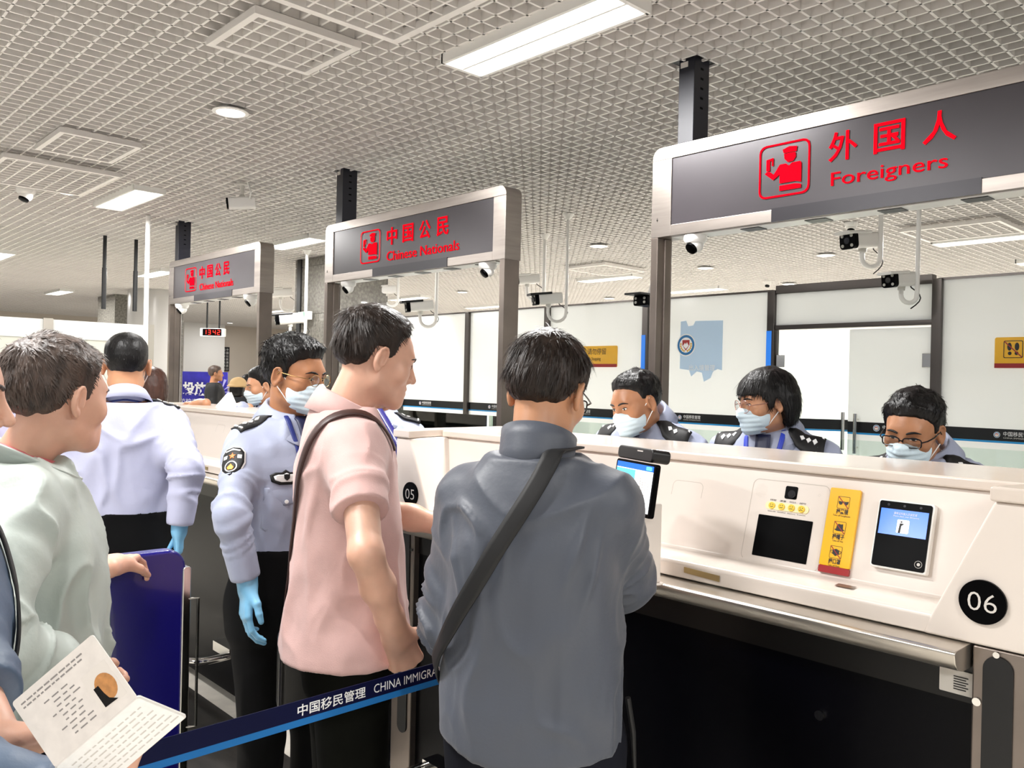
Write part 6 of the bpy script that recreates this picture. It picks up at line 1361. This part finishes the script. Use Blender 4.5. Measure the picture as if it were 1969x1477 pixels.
# officers in the nearest booth
WRF = dict(anchor_head=True, lean=.22, wristR=(.20, .30, 1.12), wristL=(-.20, .30, 1.12), poleR=(1, -.4, -.6), poleL=(-1, -.4, -.6))
P14 = person(1224, 3.0, 1.73, 186, 'masked officer looking down, left of three officers in the nearest booth', dict(WRF,
    seed=21, hscale=.93, hyaw=-16, hpitch=16, hroll=6, head=(-.01, .065, 1.555), skin=SKIN_D, hair=dict(top=.020, side=.004, back=.007, rough=.005, len=.022, lift=.45, mess=.9, line=np.array([(-.13, -.058), (-.05, -.046), (-.034, -.020), (-.026, .018), (.004, .022), (.010, .012), (.026, .018), (.034, .048), (.055, .066), (.075, .076), (.10, .08)], f32)),
    handR=dict(bare=.04), handL=dict(bare=.04), top=UNI, bottom=PANTS))
uniform(P14, 2, 1, tie=True, full=False); face_mask(P14)
BOB = np.array([(-.14, -.10), (-.085, -.108), (-.05, -.10), (-.03, -.085), (-.018, -.02), (-.008, .012), (.008, .012), (.016, -.020), (.028, -.028), (.040, .012), (.06, .036), (.10, .034)], f32)
def bob_extra(Q, b): return smin(b, ell(Q, (0, -.035, -.02), (.083, .082, .085)), .03)
P15 = person(1474, 2.88, 1.72, 192, 'woman officer with bobbed black hair and round glasses, middle of the nearest booth', dict(WRF,
    seed=22, hyaw=-44, hpitch=8, head=(0, .03, 1.575), skin=SKIN, hscale=.92, hair=dict(top=.020, side=.014, back=.016, rough=.003, len=.055, lift=.16, mess=.35, fmin=.5, line=BOB, extra=bob_extra, taper=.015, blunt=True, comb=(0, .1, -.8), crown=(0, -.02, .115)),
    handR=dict(bare=.04), handL=dict(bare=.04), shw=.165, top=dict(UNI, T=off(None, .010, .012)[:-1]), bottom=PANTS))
uniform(P15, 3, 1, lanyard=True); face_mask(P15); spectacles(P15, mat('rose_frame', 'b98a80', 0.3, 0.6), rw=.026, rh=.024, z=-.006)
patch(P15, P15.topf, V3(-.12 * P15.s, 0, 1.30 * P15.s), (-1, 0, 0), (0, 0, 1), circ(0, 0, .022, 20), EMB_B, 'round_badge', .004, .002); patch(P15, P15.topf, V3(-.12 * P15.s, 0, 1.30 * P15.s), (-1, 0, 0), (0, 0, 1), circ(0, 0, .011, 16), EMB_R, 'badge_centre', .007, .001)
patch(P15, P15.topf, V3(-.115 * P15.s, 0, 1.335 * P15.s), (-1, 0, 0), (0, 0, 1), [(-.012, .007), (.012, .007), (.012, -.007), (-.012, -.007)], mat('flag_red', 'c81e1e', 0.5), 'red_pin', .004, .002)
fl = patch(P15, P15.topf, P15.sh['L'] * .62 + P15.elb['L'] * .38, (-.35, -.9, 0), (0, 0, 1), [(-.026, .017), (.026, .017), (.026, -.017), (-.026, -.017)], MATS['flag_red'], 'flag_patch', .003, .001, start=.12)
P16 = person(1758, 2.42, 1.665, 180, 'masked officer with dark rectangular glasses looking down, nearest booth, right', dict(WRF,
    seed=23, hscale=.94, hyaw=2, hpitch=15, hroll=-4, head=(0, .06, 1.565), skin=SKIN_D, hair=dict(top=.022, side=.008, back=.010, rough=.006, len=.024, lift=.55, mess=1.0),
    handR=dict(bare=.04), handL=dict(bare=.04), top=dict(UNI, T=UNI_T), bottom=PANTS))
uniform(P16, 2, 1, full=False); face_mask(P16); spectacles(P16, SPECS, round_=False, rw=.027, rh=.015, z=-.008, wire=.0018)
# officers further off
P13 = person(724, 3.55, 1.70, 232, 'officer almost wholly hidden behind the pink shirt man, only a shoulder showing', dict(seed=31, skin=SKIN, hair=SHORT, handR=dict(bare=.04), handL=dict(bare=.04), top=UNI, bottom=PANTS))
uniform(P13, 2, 1, full=False)
patch(P13, P13.topf, V3(-.125 * P13.s, 0, 1.29 * P13.s), (-1, 0, 0), (0, 0, 1), [(-.035, .022), (.035, .022), (.035, -.022), (-.035, -.022)], MATS['flag_red'], 'flag_patch', .003, .002)
patch(P13, P13.topf, V3(-.125 * P13.s, 0, 1.255 * P13.s), (-1, 0, 0), (0, 0, 1), [(-.03, .006), (.03, .006), (.03, -.006), (-.03, -.006)], EPAUL, 'name_tag', .003, .002)
P12 = person(534, 5.25, 1.66, 160, 'masked officer reaching along the second counter with papers', dict(
    seed=32, hyaw=4, hpitch=10, skin=SKIN, hair=dict(top=.022, side=.003, back=.005, rough=.004, len=.02, lift=.6, mess=.8), lean=.12,
    wristR=((385, 776), 5.2), poleR=(.5, .2, -1), wristL=((466, 782), 5.05), poleL=(-1, -.2, -.5), handR=dict(world=True, d=(-.95, -.2, -.05), n=(0, 0, -1), curl=(.3, .4, .3), bare=.08, s=1.2), handL=dict(world=True, d=(-.8, -.5, .1), n=(.2, .2, -1), curl=(.6, .6, .4), bare=.05),
    top=UNI, bottom=PANTS))
uniform(P12, 2, 1, full=False); face_mask(P12)
pp = at_d(438, 772, 5.0); q = MB(); q.prism([(-.07, -.03), (.065, -.035), (.015, .055), (-.01, .05)], lambda u, v, w: pp + Vector((CR.x, CR.y, 0)) * u + Vector((-.2, .2, 1)) * v + Vector((CF.x, CF.y, 0)) * w, 0, .002); o = q.build('paper_sheet', PAPER_W); tag(o, 'folded white paper in the hand of the reaching officer', 'paper')
# travellers far off
TEE = mat('black_coat', '0b0b0d', 0.8)
def extra(px, D, H, az, label, hairm, hair, m, **kw):
    T = off(None, kw.pop('e', .03))[:-1]; return person(px, D, H, az, label, dict(dict(seed=int(px) + 50, hairm=hairm, hair=hair, handR=dict(bare=.04), handL=dict(bare=.04), top=dict(name='jacket', m=m, T=T, hem=.84, rs=(.078, .068, .052), drape=.012, arm=.01), bottom=dict(m=BLACK_C, waist=1.0)), **kw))
LONG = dict(top=.022, side=.02, back=.03, rough=.004, len=.06, lift=.1, mess=.3, line=np.array([(-.15, -.13), (-.05, -.13), (-.01, -.11), (.02, -.06), (.04, .02), (.10, .06)], f32), extra=lambda Q, b: smin(b, ell(Q, (0, -.035, -.05), (.078, .075, .10)), .03), blunt=True, ext=.04)
extra(292, 5.6, 1.63, 80, 'woman with shoulder length auburn hair beyond the pale shirt officer', HAIR_A, LONG, mat('slate_top', '3a3f52', 0.7))
extra(413, 13.0, 1.75, -25, 'man in black coat walking far off before the violet poster', HAIR_G, SHORT, TEE, skin=SKIN_D)
h = extra(458, 11.0, 1.56, 40, 'person in beige bucket hat and dark jacket far off', HAIR_K, LONG, mat('dark_denim', '1d2024', 0.8))
f_ = lambda P: smin(ell((P - h.hc) @ h.hR, (0, -.01, .05), (.105, .125, .085)), ell((P - h.hc) @ h.hR, (0, -.01, .02), (.14, .16, .02)), .03)
Vt, Ft = sdf_mesh(f_, h.hc - .22, h.hc + .22, .010); mk_mesh('bucket_hat', Vt, Ft, mat('beige_felt', 'c9a878', 0.8), None, h.body)
extra(476, 12.2, 1.62, 40, 'dark haired person just behind the beige hat', HAIR_K, SHORT, TEE)
extra(10, 4.0, 1.66, 70, 'white haired person behind the man in green jacket', HAIR_W, dict(SHORT, top=.03, side=.02, back=.025), mat('lavender_shirt', 'b5b0cc', 0.7), skin=SKIN_R)
extra(66, 3.8, 1.73, 60, 'grey haired person mostly hidden behind the man in green jacket', HAIR_G, SHORT, mat('lavender_shirt', 'b5b0cc', 0.7))
